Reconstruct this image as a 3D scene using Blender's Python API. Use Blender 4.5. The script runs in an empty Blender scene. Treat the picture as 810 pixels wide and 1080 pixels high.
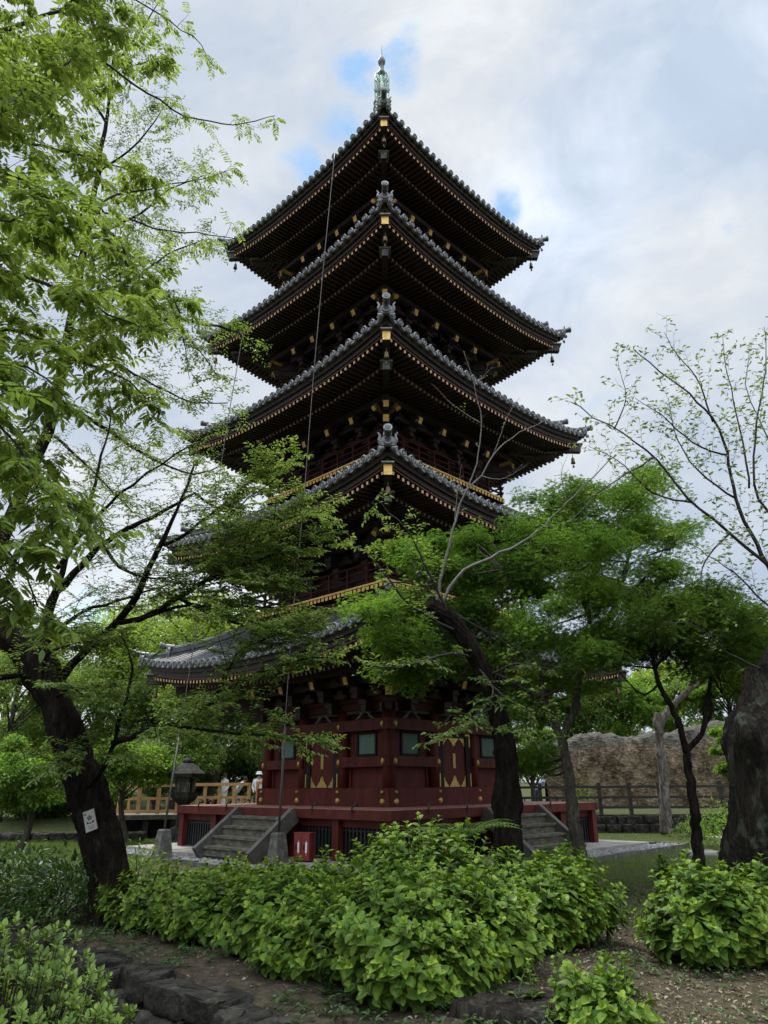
import bpy, math, random
import numpy as np
from mathutils import Vector, Matrix
R = math.radians
random.seed(7)
scene = bpy.context.scene
COL = scene.collection
rng = np.random.default_rng(11)

# ------------------------------------------------------------------ camera
PITCH, ROLL, EYE, F = R(21.0), R(0.45), 1.68, 749.0
cam_d = bpy.data.cameras.new('camera'); cam = bpy.data.objects.new('camera', cam_d); COL.objects.link(cam)
cam_d.sensor_fit = 'VERTICAL'; cam_d.sensor_height = 36.0; cam_d.lens = F / 1080 * 36
cam_d.clip_end = 3000; cam_d.clip_start = 0.05
_fw = Vector((0, math.cos(PITCH), math.sin(PITCH))); _up = Vector((0, -math.sin(PITCH), math.cos(PITCH))); _rt = Vector((1, 0, 0))
_q = Matrix.Rotation(ROLL, 3, _fw)
_rt, _up = _q @ _rt, _q @ _up
cam.matrix_world = Matrix(((_rt.x, _up.x, -_fw.x, 0), (_rt.y, _up.y, -_fw.y, 0), (_rt.z, _up.z, -_fw.z, EYE), (0, 0, 0, 1)))
scene.camera = cam

def ray(px, py): return _rt * (px - 405) + _up * (540 - py) + _fw * F
def P(px, py, Y):
    d = ray(px, py); return np.array((d.x / d.y * Y, Y, EYE + d.z / d.y * Y))
def G(px, py, z=0.0):
    d = ray(px, py); t = (z - EYE) / d.z; return np.array((d.x * t, d.y * t, z))

# ------------------------------------------------------------------ mesh builder
class MB:
    def __init__(s): s.V = []; s.L = []; s.C = []; s.M = []; s.n = 0
    def add(s, v, f, m=0):
        v = np.asarray(v, float).reshape(-1, 3); f = np.asarray(f, int)
        if f.ndim == 1: f = f[None]
        s.V.append(v); s.L.append((f + s.n).ravel()); s.C.append(np.full(len(f), f.shape[1])); s.M.append(np.full(len(f), m)); s.n += len(v)
    def box(s, lo, hi, m=0, M=None):
        x0, y0, z0 = lo; x1, y1, z1 = hi
        v = np.array([(x0,y0,z0),(x1,y0,z0),(x1,y1,z0),(x0,y1,z0),(x0,y0,z1),(x1,y0,z1),(x1,y1,z1),(x0,y1,z1)], float)
        if M is not None: v = xf(v, M)
        s.add(v, BOXF, m)
    def beam(s, a, b, w, h, m=0, up=(0,0,1), cap=None, w2=None, h2=None):
        a = np.asarray(a, float); b = np.asarray(b, float); d = b - a; d /= np.linalg.norm(d)
        x = np.cross(d, up); x /= np.linalg.norm(x); u = np.cross(x, d)
        w2 = w2 or w; h2 = h2 or h
        v = [a-x*w/2-u*h/2, a+x*w/2-u*h/2, a+x*w/2+u*h/2, a-x*w/2+u*h/2, b-x*w2/2-u*h2/2, b+x*w2/2-u*h2/2, b+x*w2/2+u*h2/2, b-x*w2/2+u*h2/2]
        f = [(0,1,5,4),(1,2,6,5),(2,3,7,6),(3,0,4,7),(3,2,1,0)]
        s.add(v, f, m); k = s.n - 8
        s.L.append(np.array((4,5,6,7)) + k); s.C.append(np.array([4])); s.M.append(np.array([m if cap is None else cap]))
    def tube(s, pts, r, n=6, m=0, caps=True, rough=0.0, rk=0.0):
        pts = np.asarray(pts, float); k = len(pts); r = np.broadcast_to(np.asarray(r, float), (k,))
        t = np.gradient(pts, axis=0); t /= np.linalg.norm(t, axis=1)[:, None] + 1e-9
        ref = np.array((0, 0, 1.0)) if abs(t[:, 2]).mean() < .8 else np.array((1.0, 0, 0))
        x = np.cross(t, ref); x /= np.linalg.norm(x, axis=1)[:, None] + 1e-9; y = np.cross(t, x)
        a = np.arange(n) * 2 * math.pi / n
        rr_ = np.repeat(r[:, None], n, 1)
        if rough:
            sl = np.concatenate([[0], np.cumsum(np.linalg.norm(np.diff(pts, axis=0), axis=1))])[:, None]; A = a[None]
            rr_ = rr_ * (1 + rough * (.5 - np.abs(np.sin(A * 5 + 1.3 * np.sin(sl * 2.1 + rk) + .8 * np.sin(sl * 5.3)))) + rough * .6 * (.5 - np.abs(np.sin(A * 9 - 2.0 * np.sin(sl * 3.3 + rk)))) + rough * .9 * np.sin(A * 2 + sl * 1.9 + rk) * np.sin(sl * 4.1 + rk))
        v = pts[:, None] + rr_[..., None] * (np.cos(a)[None, :, None] * x[:, None] + np.sin(a)[None, :, None] * y[:, None])
        i = np.arange(k - 1)[:, None] * n; j = np.arange(n)[None]; j2 = (j + 1) % n
        f = np.stack([i + j, i + n + j, i + n + j2, i + j2], -1).reshape(-1, 4)
        s.add(v.reshape(-1, 3), f, m)
        if caps:
            b = s.n - k * n
            s.L += [np.arange(n) + b, np.arange(n)[::-1] + b + (k - 1) * n]; s.C += [np.array([n]), np.array([n])]; s.M += [np.array([m]), np.array([m])]
    def lathe(s, prof, n=16, m=0, c=(0,0,0)):
        prof = np.asarray(prof, float); a = np.arange(n) * 2 * math.pi / n; k = len(prof)
        v = np.stack([prof[:, :1] * np.cos(a), prof[:, :1] * np.sin(a), np.repeat(prof[:, 1:], n, 1)], -1) + np.asarray(c, float)
        i = np.arange(k - 1)[:, None] * n; j = np.arange(n)[None]; j2 = (j + 1) % n
        s.add(v.reshape(-1, 3), np.stack([i + j, i + j2, i + n + j2, i + n + j], -1).reshape(-1, 4), m)
    def prism(s, poly, axis_pts, m=0):  # polygon (k,3) extruded by vector
        poly = np.asarray(poly, float); k = len(poly); e = np.asarray(axis_pts, float)
        v = np.vstack([poly, poly + e])
        s.add(v, [(i, (i + 1) % k, (i + 1) % k + k, i + k) for i in range(k)], m)
        b = s.n - 2 * k
        s.L += [np.arange(k)[::-1] + b, np.arange(k) + b + k]; s.C += [np.array([k])] * 2; s.M += [np.array([m])] * 2
    def grid(s, v, nu, nv, m=0):
        i = np.arange(nu - 1)[:, None] * nv; j = np.arange(nv - 1)[None]
        s.add(v, np.stack([i + j, i + nv + j, i + nv + j + 1, i + j + 1], -1).reshape(-1, 4), m)
    def merge(s, o, M=None):
        v = np.vstack(o.V)
        if M is not None: v = xf(v, M)
        s.V.append(v); s.L += [l + s.n for l in o.L]; s.C += o.C; s.M += o.M; s.n += len(v)
    def rot4(s):
        o = MB()
        for k in range(4): o.merge(s, RZ(k * 90))
        return o
    def build(s, name, mats, parent=None, smooth=False, loc=None):
        if not isinstance(mats, (list, tuple)): mats = [mats]
        me = bpy.data.meshes.new(name)
        V = np.vstack(s.V); L = np.concatenate(s.L); C = np.concatenate(s.C); M = np.concatenate(s.M)
        if loc is not None: V = V - np.asarray(loc)
        me.vertices.add(len(V)); me.vertices.foreach_set('co', V.astype(np.float32).ravel())
        me.loops.add(len(L)); me.loops.foreach_set('vertex_index', L.astype(np.int32))
        me.polygons.add(len(C)); st = np.concatenate([[0], np.cumsum(C)[:-1]])
        me.polygons.foreach_set('loop_start', st.astype(np.int32))
        for mt in mats: me.materials.append(mt)
        if len(mats) > 1: me.polygons.foreach_set('material_index', M.astype(np.int32))
        me.polygons.foreach_set('use_smooth', np.full(len(C), smooth))
        me.update(calc_edges=True); me.validate()
        o = bpy.data.objects.new(name, me); COL.objects.link(o)
        if parent is not None: o.parent = parent
        if loc is not None: o.location = loc
        return o
BOXF = np.array([(3,2,1,0),(4,5,6,7),(0,1,5,4),(1,2,6,5),(2,3,7,6),(3,0,4,7)])
def xf(v, M): M = np.array(M); return v @ M[:3, :3].T + M[:3, 3]
def RZ(d): return np.array(Matrix.Rotation(R(d), 4, 'Z'))
def empty(name, loc=(0,0,0), rz=0.0):
    o = bpy.data.objects.new(name, None); COL.objects.link(o); o.location = loc; o.rotation_euler = (0, 0, rz); o.empty_display_size = .2; return o
def tag(o, label, cat, group=None):
    o['label'] = label; o['category'] = cat
    if group: o['group'] = group
    return o
def kind(o, k): o['kind'] = k; return o
def copy_tree(o, parent=None):
    c = o.copy(); COL.objects.link(c)
    if parent is not None: c.parent = parent
    for ch in list(o.children): copy_tree(ch, c)
    return c

# ------------------------------------------------------------------ materials
def newmat(name):
    m = bpy.data.materials.new(name); m.use_nodes = True; nt = m.node_tree; nt.nodes.clear()
    out = nt.nodes.new('ShaderNodeOutputMaterial'); return m, nt, out
def N(nt, t, **kw):
    n = nt.nodes.new(t)
    for k, v in kw.items():
        if k in n.inputs: n.inputs[k].default_value = v
        else: setattr(n, k, v)
    return n
def ramp(nt, fac, stops):
    r = nt.nodes.new('ShaderNodeValToRGB'); el = r.color_ramp.elements
    while len(el) < len(stops): el.new(.5)
    for e, (p, c) in zip(el, stops): e.position = p; e.color = (*c, 1)
    nt.links.new(fac, r.inputs[0]); return r
def surf(name, stops, scale=6.0, rough=.6, bump=.3, bscale=None, metal=0.0, stretch=(1,1,1), detail=6, spec=.4, dist=.02, coat=0.0):
    m, nt, out = newmat(name); ln = nt.links.new
    tc = N(nt, 'ShaderNodeTexCoord'); mp = N(nt, 'ShaderNodeMapping'); mp.inputs['Scale'].default_value = stretch
    ln(tc.outputs['Object'], mp.inputs[0])
    nz = N(nt, 'ShaderNodeTexNoise', Scale=scale, Detail=detail, Roughness=.62); ln(mp.outputs[0], nz.inputs['Vector'])
    p = N(nt, 'ShaderNodeBsdfPrincipled', Roughness=rough, Metallic=metal); p.inputs['Specular IOR Level'].default_value = spec
    if len(stops) == 1: p.inputs['Base Color'].default_value = (*stops[0], 1)
    elif isinstance(stops[0][0], (int, float)) and len(stops[0]) == 3:
        k = len(stops); rr = ramp(nt, nz.outputs[0], [(.28 + .44 * i / (k - 1), c) for i, c in enumerate(stops)]); ln(rr.outputs[0], p.inputs['Base Color'])
    if bump:
        nb = N(nt, 'ShaderNodeTexNoise', Scale=bscale or scale * 3, Detail=6.0); ln(mp.outputs[0], nb.inputs['Vector'])
        bp = N(nt, 'ShaderNodeBump', Strength=bump, Distance=dist); ln(nb.outputs[0], bp.inputs['Height']); ln(bp.outputs[0], p.inputs['Normal'])
    ln(p.outputs[0], out.inputs[0]); return m
def leafmat(name, c1, c2, c3, tr, tmix=.38, rough=.45, spec=.35, clump=.8, old=None):
    """each leaf its own shade (random per island), clumps vary by a wide noise; thin leaf lets light through"""
    m, nt, out = newmat(name); ln = nt.links.new
    g = N(nt, 'ShaderNodeNewGeometry'); tc = N(nt, 'ShaderNodeTexCoord')
    nz = N(nt, 'ShaderNodeTexNoise', Scale=clump, Detail=2.0); ln(tc.outputs['Object'], nz.inputs['Vector'])
    mx = N(nt, 'ShaderNodeMath', operation='MULTIPLY_ADD'); ln(g.outputs['Random Per Island'], mx.inputs[0]); mx.inputs[1].default_value = .62
    sub = N(nt, 'ShaderNodeMath', operation='MULTIPLY_ADD'); ln(nz.outputs[0], sub.inputs[0]); sub.inputs[1].default_value = 1.1; sub.inputs[2].default_value = -.36
    ln(sub.outputs[0], mx.inputs[2])
    rr = ramp(nt, mx.outputs[0], [(0.05, c1), (.5, c2), (.93, c3), (.995, old or c3)])
    p = N(nt, 'ShaderNodeBsdfPrincipled', Roughness=rough); p.inputs['Specular IOR Level'].default_value = spec
    ln(rr.outputs[0], p.inputs['Base Color'])
    t = N(nt, 'ShaderNodeBsdfTranslucent')
    mc = N(nt, 'ShaderNodeMix', data_type='RGBA', blend_type='MULTIPLY'); mc.inputs[0].default_value = 1
    ln(rr.outputs[0], mc.inputs[6]); mc.inputs[7].default_value = (*tr, 1); ln(mc.outputs[2], t.inputs[0])
    ms = N(nt, 'ShaderNodeMixShader'); ms.inputs[0].default_value = tmix
    ln(p.outputs[0], ms.inputs[1]); ln(t.outputs[0], ms.inputs[2]); ln(ms.outputs[0], out.inputs[0]); return m

M = {}
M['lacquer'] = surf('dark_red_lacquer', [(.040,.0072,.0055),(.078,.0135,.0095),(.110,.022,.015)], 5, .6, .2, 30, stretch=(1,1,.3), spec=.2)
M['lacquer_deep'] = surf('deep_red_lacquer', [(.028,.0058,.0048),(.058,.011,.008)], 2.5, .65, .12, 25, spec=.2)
M['veranda'] = surf('red_veranda', [(.050,.009,.007),(.080,.015,.011),(.11,.024,.018)], 4, .6, .15, 30, stretch=(1,1,.4), spec=.2)
M['veranda_top'] = surf('pale_red_boards', [(.20,.085,.065),(.29,.135,.105),(.36,.18,.14)], 3, .6, .2, 20)  # floor in a paler, browner red than the veranda edge
M['timber'] = surf('black_brown_timber', [(.016,.012,.0105),(.031,.021,.018),(.046,.029,.024)], 3, .65, .2, 18)
M['rafter'] = surf('aged_rafter', [(.026,.018,.016),(.046,.030,.026),(.066,.041,.034)], 4, .65, .15, 20)
M['brown_edge'] = surf('brown_eave_board', [(.06,.026,.018),(.10,.044,.03)], 3, .6, .15, 20)
M['gold'] = surf('gilt_cap', [(.46,.27,.05),(.72,.45,.10),(.85,.58,.16)], 9, .42, .05, 30, metal=.15, spec=.5)
M['goldplate'] = surf('gilt_fitting', [(.30,.19,.05),(.55,.37,.10)], 9, .35, .1, 30, metal=.45, spec=.5)
M['cream'] = surf('ochre_rafter_end', [(.55,.30,.14),(.78,.50,.28)], 5, .6, .05, 30)
M['whitewash'] = surf('faded_white_rafter_end', [(.20,.18,.16),(.34,.31,.28)], 5, .7, .05, 30)
M['tile'] = surf('grey_roof_tile', [(.026,.029,.033),(.052,.056,.062),(.105,.108,.112)], 2.6, .5, .25, 16, spec=.5)
M['tile_pale'] = surf('pale_round_tile_end', [(.075,.08,.085),(.18,.185,.19),(.32,.325,.33)], 7, .6, .3, 40)
M['tile_dark'] = surf('dark_tile_recess', [(.03,.032,.035),(.06,.062,.066)], 5, .6, .2, 40)
M['copper_tile'] = surf('weathered_copper_tile', [(.034,.040,.039),(.058,.068,.065),(.10,.115,.108)], 2.5, .5, .2, 18, spec=.5)
M['copper_end'] = surf('weathered_copper_end', [(.07,.08,.077),(.15,.168,.16),(.25,.275,.262)], 7, .6, .3, 40)
M['verdigris'] = surf('verdigris_bronze', [(.17,.235,.20),(.30,.40,.34),(.44,.55,.47)], 5, .6, .25, 20, metal=.1)
M['bronze'] = surf('dark_bronze', [(.035,.045,.042),(.08,.10,.09)], 6, .5, .2, 20, metal=.2)
M['iron'] = surf('black_iron', [(.008,.008,.009),(.016,.016,.017)], 10, .5, .2, 60)
M['slat'] = surf('green_window_slat', [(.12,.21,.185),(.20,.31,.275)], 4, .6, .1, 40, stretch=(1,1,.2))
M['void'] = surf('black_frame_and_gap_shade', [(.006,.006,.006),(.010,.009,.009)], 3, .8, 0)  # black frames; sheets of it stand for shade behind slats, lattice and deck
M['plaster'] = surf('grey_plaster', [(.13,.12,.11),(.22,.21,.19)], 4, .8, .1, 20)
M['step'] = surf('weathered_step_wood', [(.030,.028,.020),(.085,.078,.058),(.18,.162,.125)], 5, .8, .5, 25, stretch=(1,1,3))
M['stringer'] = surf('grey_stringer_wood', [(.04,.037,.033),(.075,.07,.062),(.12,.112,.10)], 3, .75, .35, 20)
M['stone'] = surf('grey_stone', [(.035,.034,.029),(.085,.082,.071),(.17,.162,.145)], 6, .85, .5, 22)
M['stone_dark'] = surf('dark_mossy_stone', [(.010,.010,.008),(.026,.025,.020),(.07,.066,.055)], 5, .95, 1.0, 9, dist=.09, spec=.15)
M['lantern'] = surf('lichened_lantern_stone', [(.008,.008,.0065),(.019,.019,.015),(.06,.06,.048)], 7, .9, .6, 20)
M['paving'] = surf('stone_paving', [(.14,.13,.115),(.22,.205,.18),(.30,.28,.25)], 1.5, .85, .3, 20)
M['pebble'] = surf('grey_gravel', [(.09,.092,.095),(.20,.20,.20),(.34,.335,.325)], 9, .8, .2, 20)
M['pine_rail'] = surf('new_pine_rail', [(.38,.20,.075),(.55,.31,.12),(.66,.41,.18)], 2, .6, .15, 20)
M['rail_dark'] = surf('dark_brown_rail', [(.014,.011,.009),(.03,.024,.019)], 3, .7, .25, 20)
M['redbox'] = surf('red_enamel', [(.16,.025,.024),(.23,.042,.040)], 3, .35, .05, 20)
M['white'] = surf('white_paint', [(.60,.60,.57),(.76,.76,.74)], 4, .5, .05, 20)
M['cable'] = surf('cable_sleeve', [(.05,.045,.042),(.10,.088,.08)], 8, .5, .1, 30)
M['plaque'] = surf('shaded_white_plate', [(.30,.30,.28),(.42,.42,.40)], 4, .6, .05, 20)  # white plate; the shade it hangs in is mixed into this grey
M['brass'] = surf('dull_brass', [(.06,.045,.018),(.16,.12,.045)], 9, .5, .1, 30, metal=.3)
M['skin'] = surf('skin', [(.50,.30,.22),(.55,.34,.25)], 3, .5, .05)
M['cloth_white'] = surf('white_cotton', [(.62,.62,.62),(.76,.76,.76)], 5, .85, .2)
M['cloth_blue'] = surf('pale_blue_cloth', [(.22,.29,.42),(.30,.37,.50)], 5, .85, .2)
M['cloth_dark'] = surf('dark_cloth', [(.02,.022,.03),(.035,.038,.05)], 5, .85, .2)
M['hair'] = surf('dark_hair', [(.012,.010,.009),(.02,.017,.015)], 5, .6, .2)
def barkmat(name, stops, sc=7, lichen=(.10,.11,.085), lich=.62):
    """furrowed bark: long cracks from a stretched cell pattern, plates of differing tone, lichen patches"""
    m, nt, out = newmat(name); ln = nt.links.new
    tc = N(nt, 'ShaderNodeTexCoord'); mp = N(nt, 'ShaderNodeMapping'); mp.inputs['Scale'].default_value = (1, 1, .22); ln(tc.outputs['Object'], mp.inputs[0])
    wz = N(nt, 'ShaderNodeTexNoise', Scale=sc * .9, Detail=4.0); ln(mp.outputs[0], wz.inputs['Vector'])
    wv = N(nt, 'ShaderNodeMix', data_type='VECTOR'); wv.inputs[0].default_value = .30; ln(mp.outputs[0], wv.inputs[4]); ln(wz.outputs['Color'], wv.inputs[5])
    vo = N(nt, 'ShaderNodeTexVoronoi', feature='DISTANCE_TO_EDGE', Scale=sc * 3.4); ln(wv.outputs[1], vo.inputs['Vector'])
    nz = N(nt, 'ShaderNodeTexNoise', Scale=sc * 1.6, Detail=9.0, Roughness=.7); ln(mp.outputs[0], nz.inputs['Vector'])
    rr = ramp(nt, nz.outputs[0], [(.30, stops[0]), (.5, stops[1]), (.70, stops[2])])
    ck = ramp(nt, vo.outputs['Distance'], [(.0, (.35,.35,.35)), (.22, (1,1,1))])
    mu = N(nt, 'ShaderNodeMix', data_type='RGBA', blend_type='MULTIPLY'); mu.inputs[0].default_value = .45; ln(rr.outputs[0], mu.inputs[6]); ln(ck.outputs[0], mu.inputs[7])
    l1 = N(nt, 'ShaderNodeTexNoise', Scale=3.2, Detail=7.0, Roughness=.65); ln(tc.outputs['Object'], l1.inputs['Vector'])
    lf = ramp(nt, l1.outputs[0], [(lich, (0,0,0)), (lich + .07, (.75,.75,.75))])
    ml = N(nt, 'ShaderNodeMix', data_type='RGBA'); ln(lf.outputs[0], ml.inputs[0]); ln(mu.outputs[2], ml.inputs[6]); ml.inputs[7].default_value = (*lichen, 1)
    p = N(nt, 'ShaderNodeBsdfPrincipled', Roughness=1.0); p.inputs['Specular IOR Level'].default_value = .06; ln(ml.outputs[2], p.inputs['Base Color'])
    b1 = N(nt, 'ShaderNodeBump', Strength=.7, Distance=.035); ln(ck.outputs[0], b1.inputs['Height'])
    b2 = N(nt, 'ShaderNodeBump', Strength=.8, Distance=.04); ln(nz.outputs[0], b2.inputs['Height']); ln(b1.outputs[0], b2.inputs['Normal']); ln(b2.outputs[0], p.inputs['Normal'])
    ln(p.outputs[0], out.inputs[0]); return m
M['bark_black'] = barkmat('black_cherry_bark', [(.0075,.0062,.005),(.018,.0145,.0115),(.042,.035,.028)], 7, (.035,.037,.027), .66)
M['bark_mid'] = barkmat('grey_brown_bark', [(.045,.039,.030),(.085,.076,.060),(.15,.138,.112)], 9, (.14,.14,.11), .6)
M['bark_grey'] = barkmat('pale_flaky_bark', [(.04,.034,.029),(.14,.122,.105),(.32,.29,.26)], 9, (.24,.23,.20), .6)
M['bark_old'] = barkmat('old_lichened_bark', [(.008,.0068,.0055),(.020,.0175,.014),(.05,.046,.037)], 4.5, (.07,.078,.06), .56)
M['twig'] = surf('dark_twig', [(.014,.012,.010),(.03,.026,.022)], 8, .8, .2)
M['twig_grey'] = surf('grey_twig', [(.09,.083,.076),(.18,.168,.155)], 8, .8, .2)
M['stem'] = surf('green_stem', [(.07,.12,.03),(.10,.15,.04)], 8, .7, .1)
YG = (1.45, 1.35, .75)
M['leaf_pinnate'] = leafmat('pinnate_leaf', (.085,.140,.032), (.160,.240,.055), (.255,.345,.095), YG, .55, .5, .25)
M['leaf_cherry'] = leafmat('cherry_leaf', (.055,.10,.025), (.11,.18,.042), (.20,.285,.075), YG, .46, .5, .25)
M['leaf_fine'] = leafmat('fine_leaf', (.060,.105,.030), (.130,.20,.052), (.215,.30,.085), YG, .46, .5, .25)
M['leaf_maple'] = leafmat('maple_leaf', (.042,.095,.018), (.115,.205,.034), (.245,.355,.062), (1.35,1.42,.75), .54, .55, .2)
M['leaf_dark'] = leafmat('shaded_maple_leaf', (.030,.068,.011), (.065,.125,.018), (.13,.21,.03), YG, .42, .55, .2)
M['leaf_hyd'] = leafmat('hydrangea_leaf', (.036,.080,.010), (.082,.152,.016), (.155,.240,.028), (1.4,1.25,.6), .24, .5, .18, 1.6, old=(.33,.30,.06))
M['leaf_hyd_tip'] = leafmat('young_hydrangea_leaf', (.095,.17,.018), (.15,.235,.026), (.23,.315,.04), (1.3,1.2,.6), .34, .6, .12, 2)
M['leaf_azalea'] = leafmat('azalea_leaf', (.06,.11,.022), (.13,.21,.035), (.24,.33,.06), (1.3,1.2,.6), .3, .5, .3, 3)
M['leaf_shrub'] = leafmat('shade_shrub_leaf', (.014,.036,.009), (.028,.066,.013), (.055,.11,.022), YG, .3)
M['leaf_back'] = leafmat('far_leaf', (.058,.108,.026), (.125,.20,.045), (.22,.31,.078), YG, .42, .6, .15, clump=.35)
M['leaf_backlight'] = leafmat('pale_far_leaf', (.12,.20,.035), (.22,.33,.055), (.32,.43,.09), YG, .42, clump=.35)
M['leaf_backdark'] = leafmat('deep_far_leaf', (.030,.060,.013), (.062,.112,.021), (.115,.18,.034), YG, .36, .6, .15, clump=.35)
M['grass'] = leafmat('grass_blade', (.055,.10,.02), (.10,.17,.028), (.17,.25,.045), YG, .3, .6, .2, .6)
M['litter'] = leafmat('dead_leaf', (.06,.045,.028), (.16,.125,.08), (.34,.29,.20), (1.2,1,.8), .15, .7, .2, 2)
CLOUD, SKYK, EXPO = 8.9, 1.9, 0.28
# ------------------------------------------------------------------ pagoda
PX, PY, PROT = 0.05, 22.0, R(45.4)
pg = empty('pagoda', (PX, PY, 0), PROT)
tag(pg, 'five-storey dark red pagoda with curved grey tiled roofs, gold rafter tips and green spire', 'pagoda')
EH = [5.24, 5.06, 4.84, 4.60, 4.30]; ZC = [5.25, 9.05, 12.95, 17.0, 21.2]; BH = [2.46, 2.25, 2.05, 1.90, 1.75]
HB = [None, 3.09, 2.80, 2.55, 2.35]; ZB = [None, 6.55, 10.5, 14.4, 18.5]
ZT = [1.12, 1.15, 1.2, 1.26, 1.48]; LIFT = .48; LP = 2.4; FLOOR = 1.17
def build_roof(k):
    e, zc, b = EH[k], ZC[k], BH[k]; ze = zc - LIFT
    top = k == 4
    i, zt = (HB[k + 1] - .3, ZB[k + 1] - .32) if not top else (.42, 24.6)
    tm, tp = (M['copper_tile'], M['tile_pale']) if not top else (M['copper_tile'], M['copper_end'])
    tm = M['copper_tile'] if top else M['tile']
    w = lambda v: e + (i - e) * v
    prof = lambda v: (.66 * v + .34 * v ** 1.9) if not top else (.58 * v + .42 * v ** 2.2)
    rz = lambda u, v: ze + (zt - ze) * prof(v) + LIFT * np.abs(u) ** LP * (1 - v) ** 1.6
    edge = lambda x: LIFT * np.abs(x / e) ** LP
    root = empty('roof'); root.parent = pg
    # --- tiled skin with roll tiles
    s = MB(); nu, nv = 41, 12
    u, v = np.meshgrid(np.linspace(-1, 1, nu), np.linspace(0, 1, nv), indexing='ij')
    s.grid(np.stack([u * w(v), -w(v), rz(u, v)], -1), nu, nv, 0)
    n = int(round(2 * e / .3)); xs = (np.arange(n) + .5) / n * 2 * e - e
    a = np.linspace(-.15, math.pi + .15, 7)
    endt = MB()
    for x in xs:
        vm = min(1.0, (e - abs(x)) / (e - i)) if abs(x) > i else 1.0
        vv = np.linspace(0, vm, 8); ww = w(vv); zz = rz(x / ww, vv)
        pts = np.stack([np.full(8, x), -ww, zz], -1); pts[0, 1] -= .07; pts[0, 2] -= .012
        g = np.stack([x + .085 * np.cos(a)[None] + 0 * ww[:, None], pts[:, 1][:, None] + 0 * a[None], pts[:, 2][:, None] + .022 + .085 * np.sin(a)[None]], -1)
        s.grid(g.reshape(-1, 3), 8, 7, 0)
        c = pts[0] + (0, 0, .022)   # round end tile: rim, recess
        aa = np.arange(14) * 2 * math.pi / 14
        ring = lambda r, y: np.stack([c[0] + r * np.cos(aa), np.full(14, c[1] + y), c[2] + r * np.sin(aa)], -1)
        rr = np.vstack([ring(.098, .05), ring(.108, -.012), ring(.085, -.03), ring(.070, -.012)])
        q = np.arange(14)[None]; q2 = (q + 1) % 14; ii = np.arange(3)[:, None] * 14
        endt.add(rr, np.stack([ii + q, ii + q2, ii + 14 + q2, ii + 14 + q], -1).reshape(-1, 4), 0)
        endt.add(ring(.072, -.013), np.arange(14), 1); endt.add(ring(.034, -.02), np.arange(14), 0)
        # sagging pan tile lip between the rolls
        if x < xs[-1]:
            xa = np.linspace(x, x + 2 * e / n, 5); sag = -.055 * np.sin(np.linspace(0, math.pi, 5))
            zl = ze + edge(xa)
            endt.grid(np.stack([np.stack([xa, np.full(5, -e - .045), zl + sag + .012], -1), np.stack([xa, np.full(5, -e - .045), zl + sag - .05], -1), np.stack([xa, np.full(5, -e + .03), zl + sag - .05], -1)]).reshape(-1, 3), 3, 5, 0)
    s.rot4().build('tiled_slope', [tm], root)
    endt.rot4().build('eave_tiles', [tp, M['tile_dark']], root)
    # --- eave boards
    s = MB(); xs2 = np.linspace(-1, 1, 33)
    def band(ins, z0, z1, depth, m):
        x = xs2 * (e - ins); z = ze + edge(x * e / (e - ins))
        q = [np.stack([x, np.full(33, -(e - ins)), z + z1], -1), np.stack([x, np.full(33, -(e - ins)), z + z0], -1), np.stack([x * (e - ins - depth) / (e - ins), np.full(33, -(e - ins - depth)), z + z0], -1)]
        s.grid(np.vstack(q), 3, 33, m)
    band(.08, -.21, -.02, .1, 0); band(.15, -.34, -.21, .12, 0); band(.19, -.405, -.34, .2, 1)
    # boarding above the rafters
    yy = np.array([e - .2, e - 1.0, b + .9, b - .1]); zz = np.array([-.385, -.30, -.12, .22])
    g = []
    for y_, z_ in zip(yy, zz):
        x = xs2 * y_; g.append(np.stack([x, np.full(33, -y_), ze + z_ + edge(x) * .9], -1))
    s.grid(np.vstack(g), 4, 33, 2)
    # kioi beam between the two rafter tiers
    y_ = e - .93; x = xs2 * y_; zk = ze - .40 + edge(x) * .93
    s.grid(np.vstack([np.stack([x, np.full(33, -y_), zk], -1), np.stack([x, np.full(33, -y_), zk - .085], -1), np.stack([x * (y_ - .12) / y_, np.full(33, -y_ + .12), zk - .085], -1)]), 3, 33, 1)
    s.rot4().build('eave_board', [M['timber'], M['brown_edge'], M['timber']], root)
    # --- two tiers of rafters
    s = MB(); n = int(round(2 * (e - .3) / .17)); xr = (np.arange(n) + .5) / n * 2 * (e - .3) - (e - .3)
    for x in xr:
        z = ze - .40 - .055 + edge(x)
        y0, y1 = e - .2, max(abs(x) + .05, e - 1.05)
        if y0 > y1 + .04: s.beam((x, -y1, z + .10 * (y0 - y1) - .006 * 0), (x, -y0, z), .068, .078, 0, cap=1)
        y0, y1 = e - .90, max(abs(x) + .05, b - .02)
        z2 = ze - .52 + edge(x) * .93
        if y0 > y1 + .04: s.beam((x, -y1, z2 + .17 * (y0 - y1)), (x, -y0, z2), .066, .075, 0, cap=2)
    s.rot4().build('rafters', [M['rafter'], M['cream'], M['whitewash']], root)
    # --- hips, hip rafters, bells: one of each, turned to the four corners
    dg = lambda h, z: np.array((-h, -h, z))
    vs = np.linspace(.20, 1, 12); s = MB()
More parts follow.
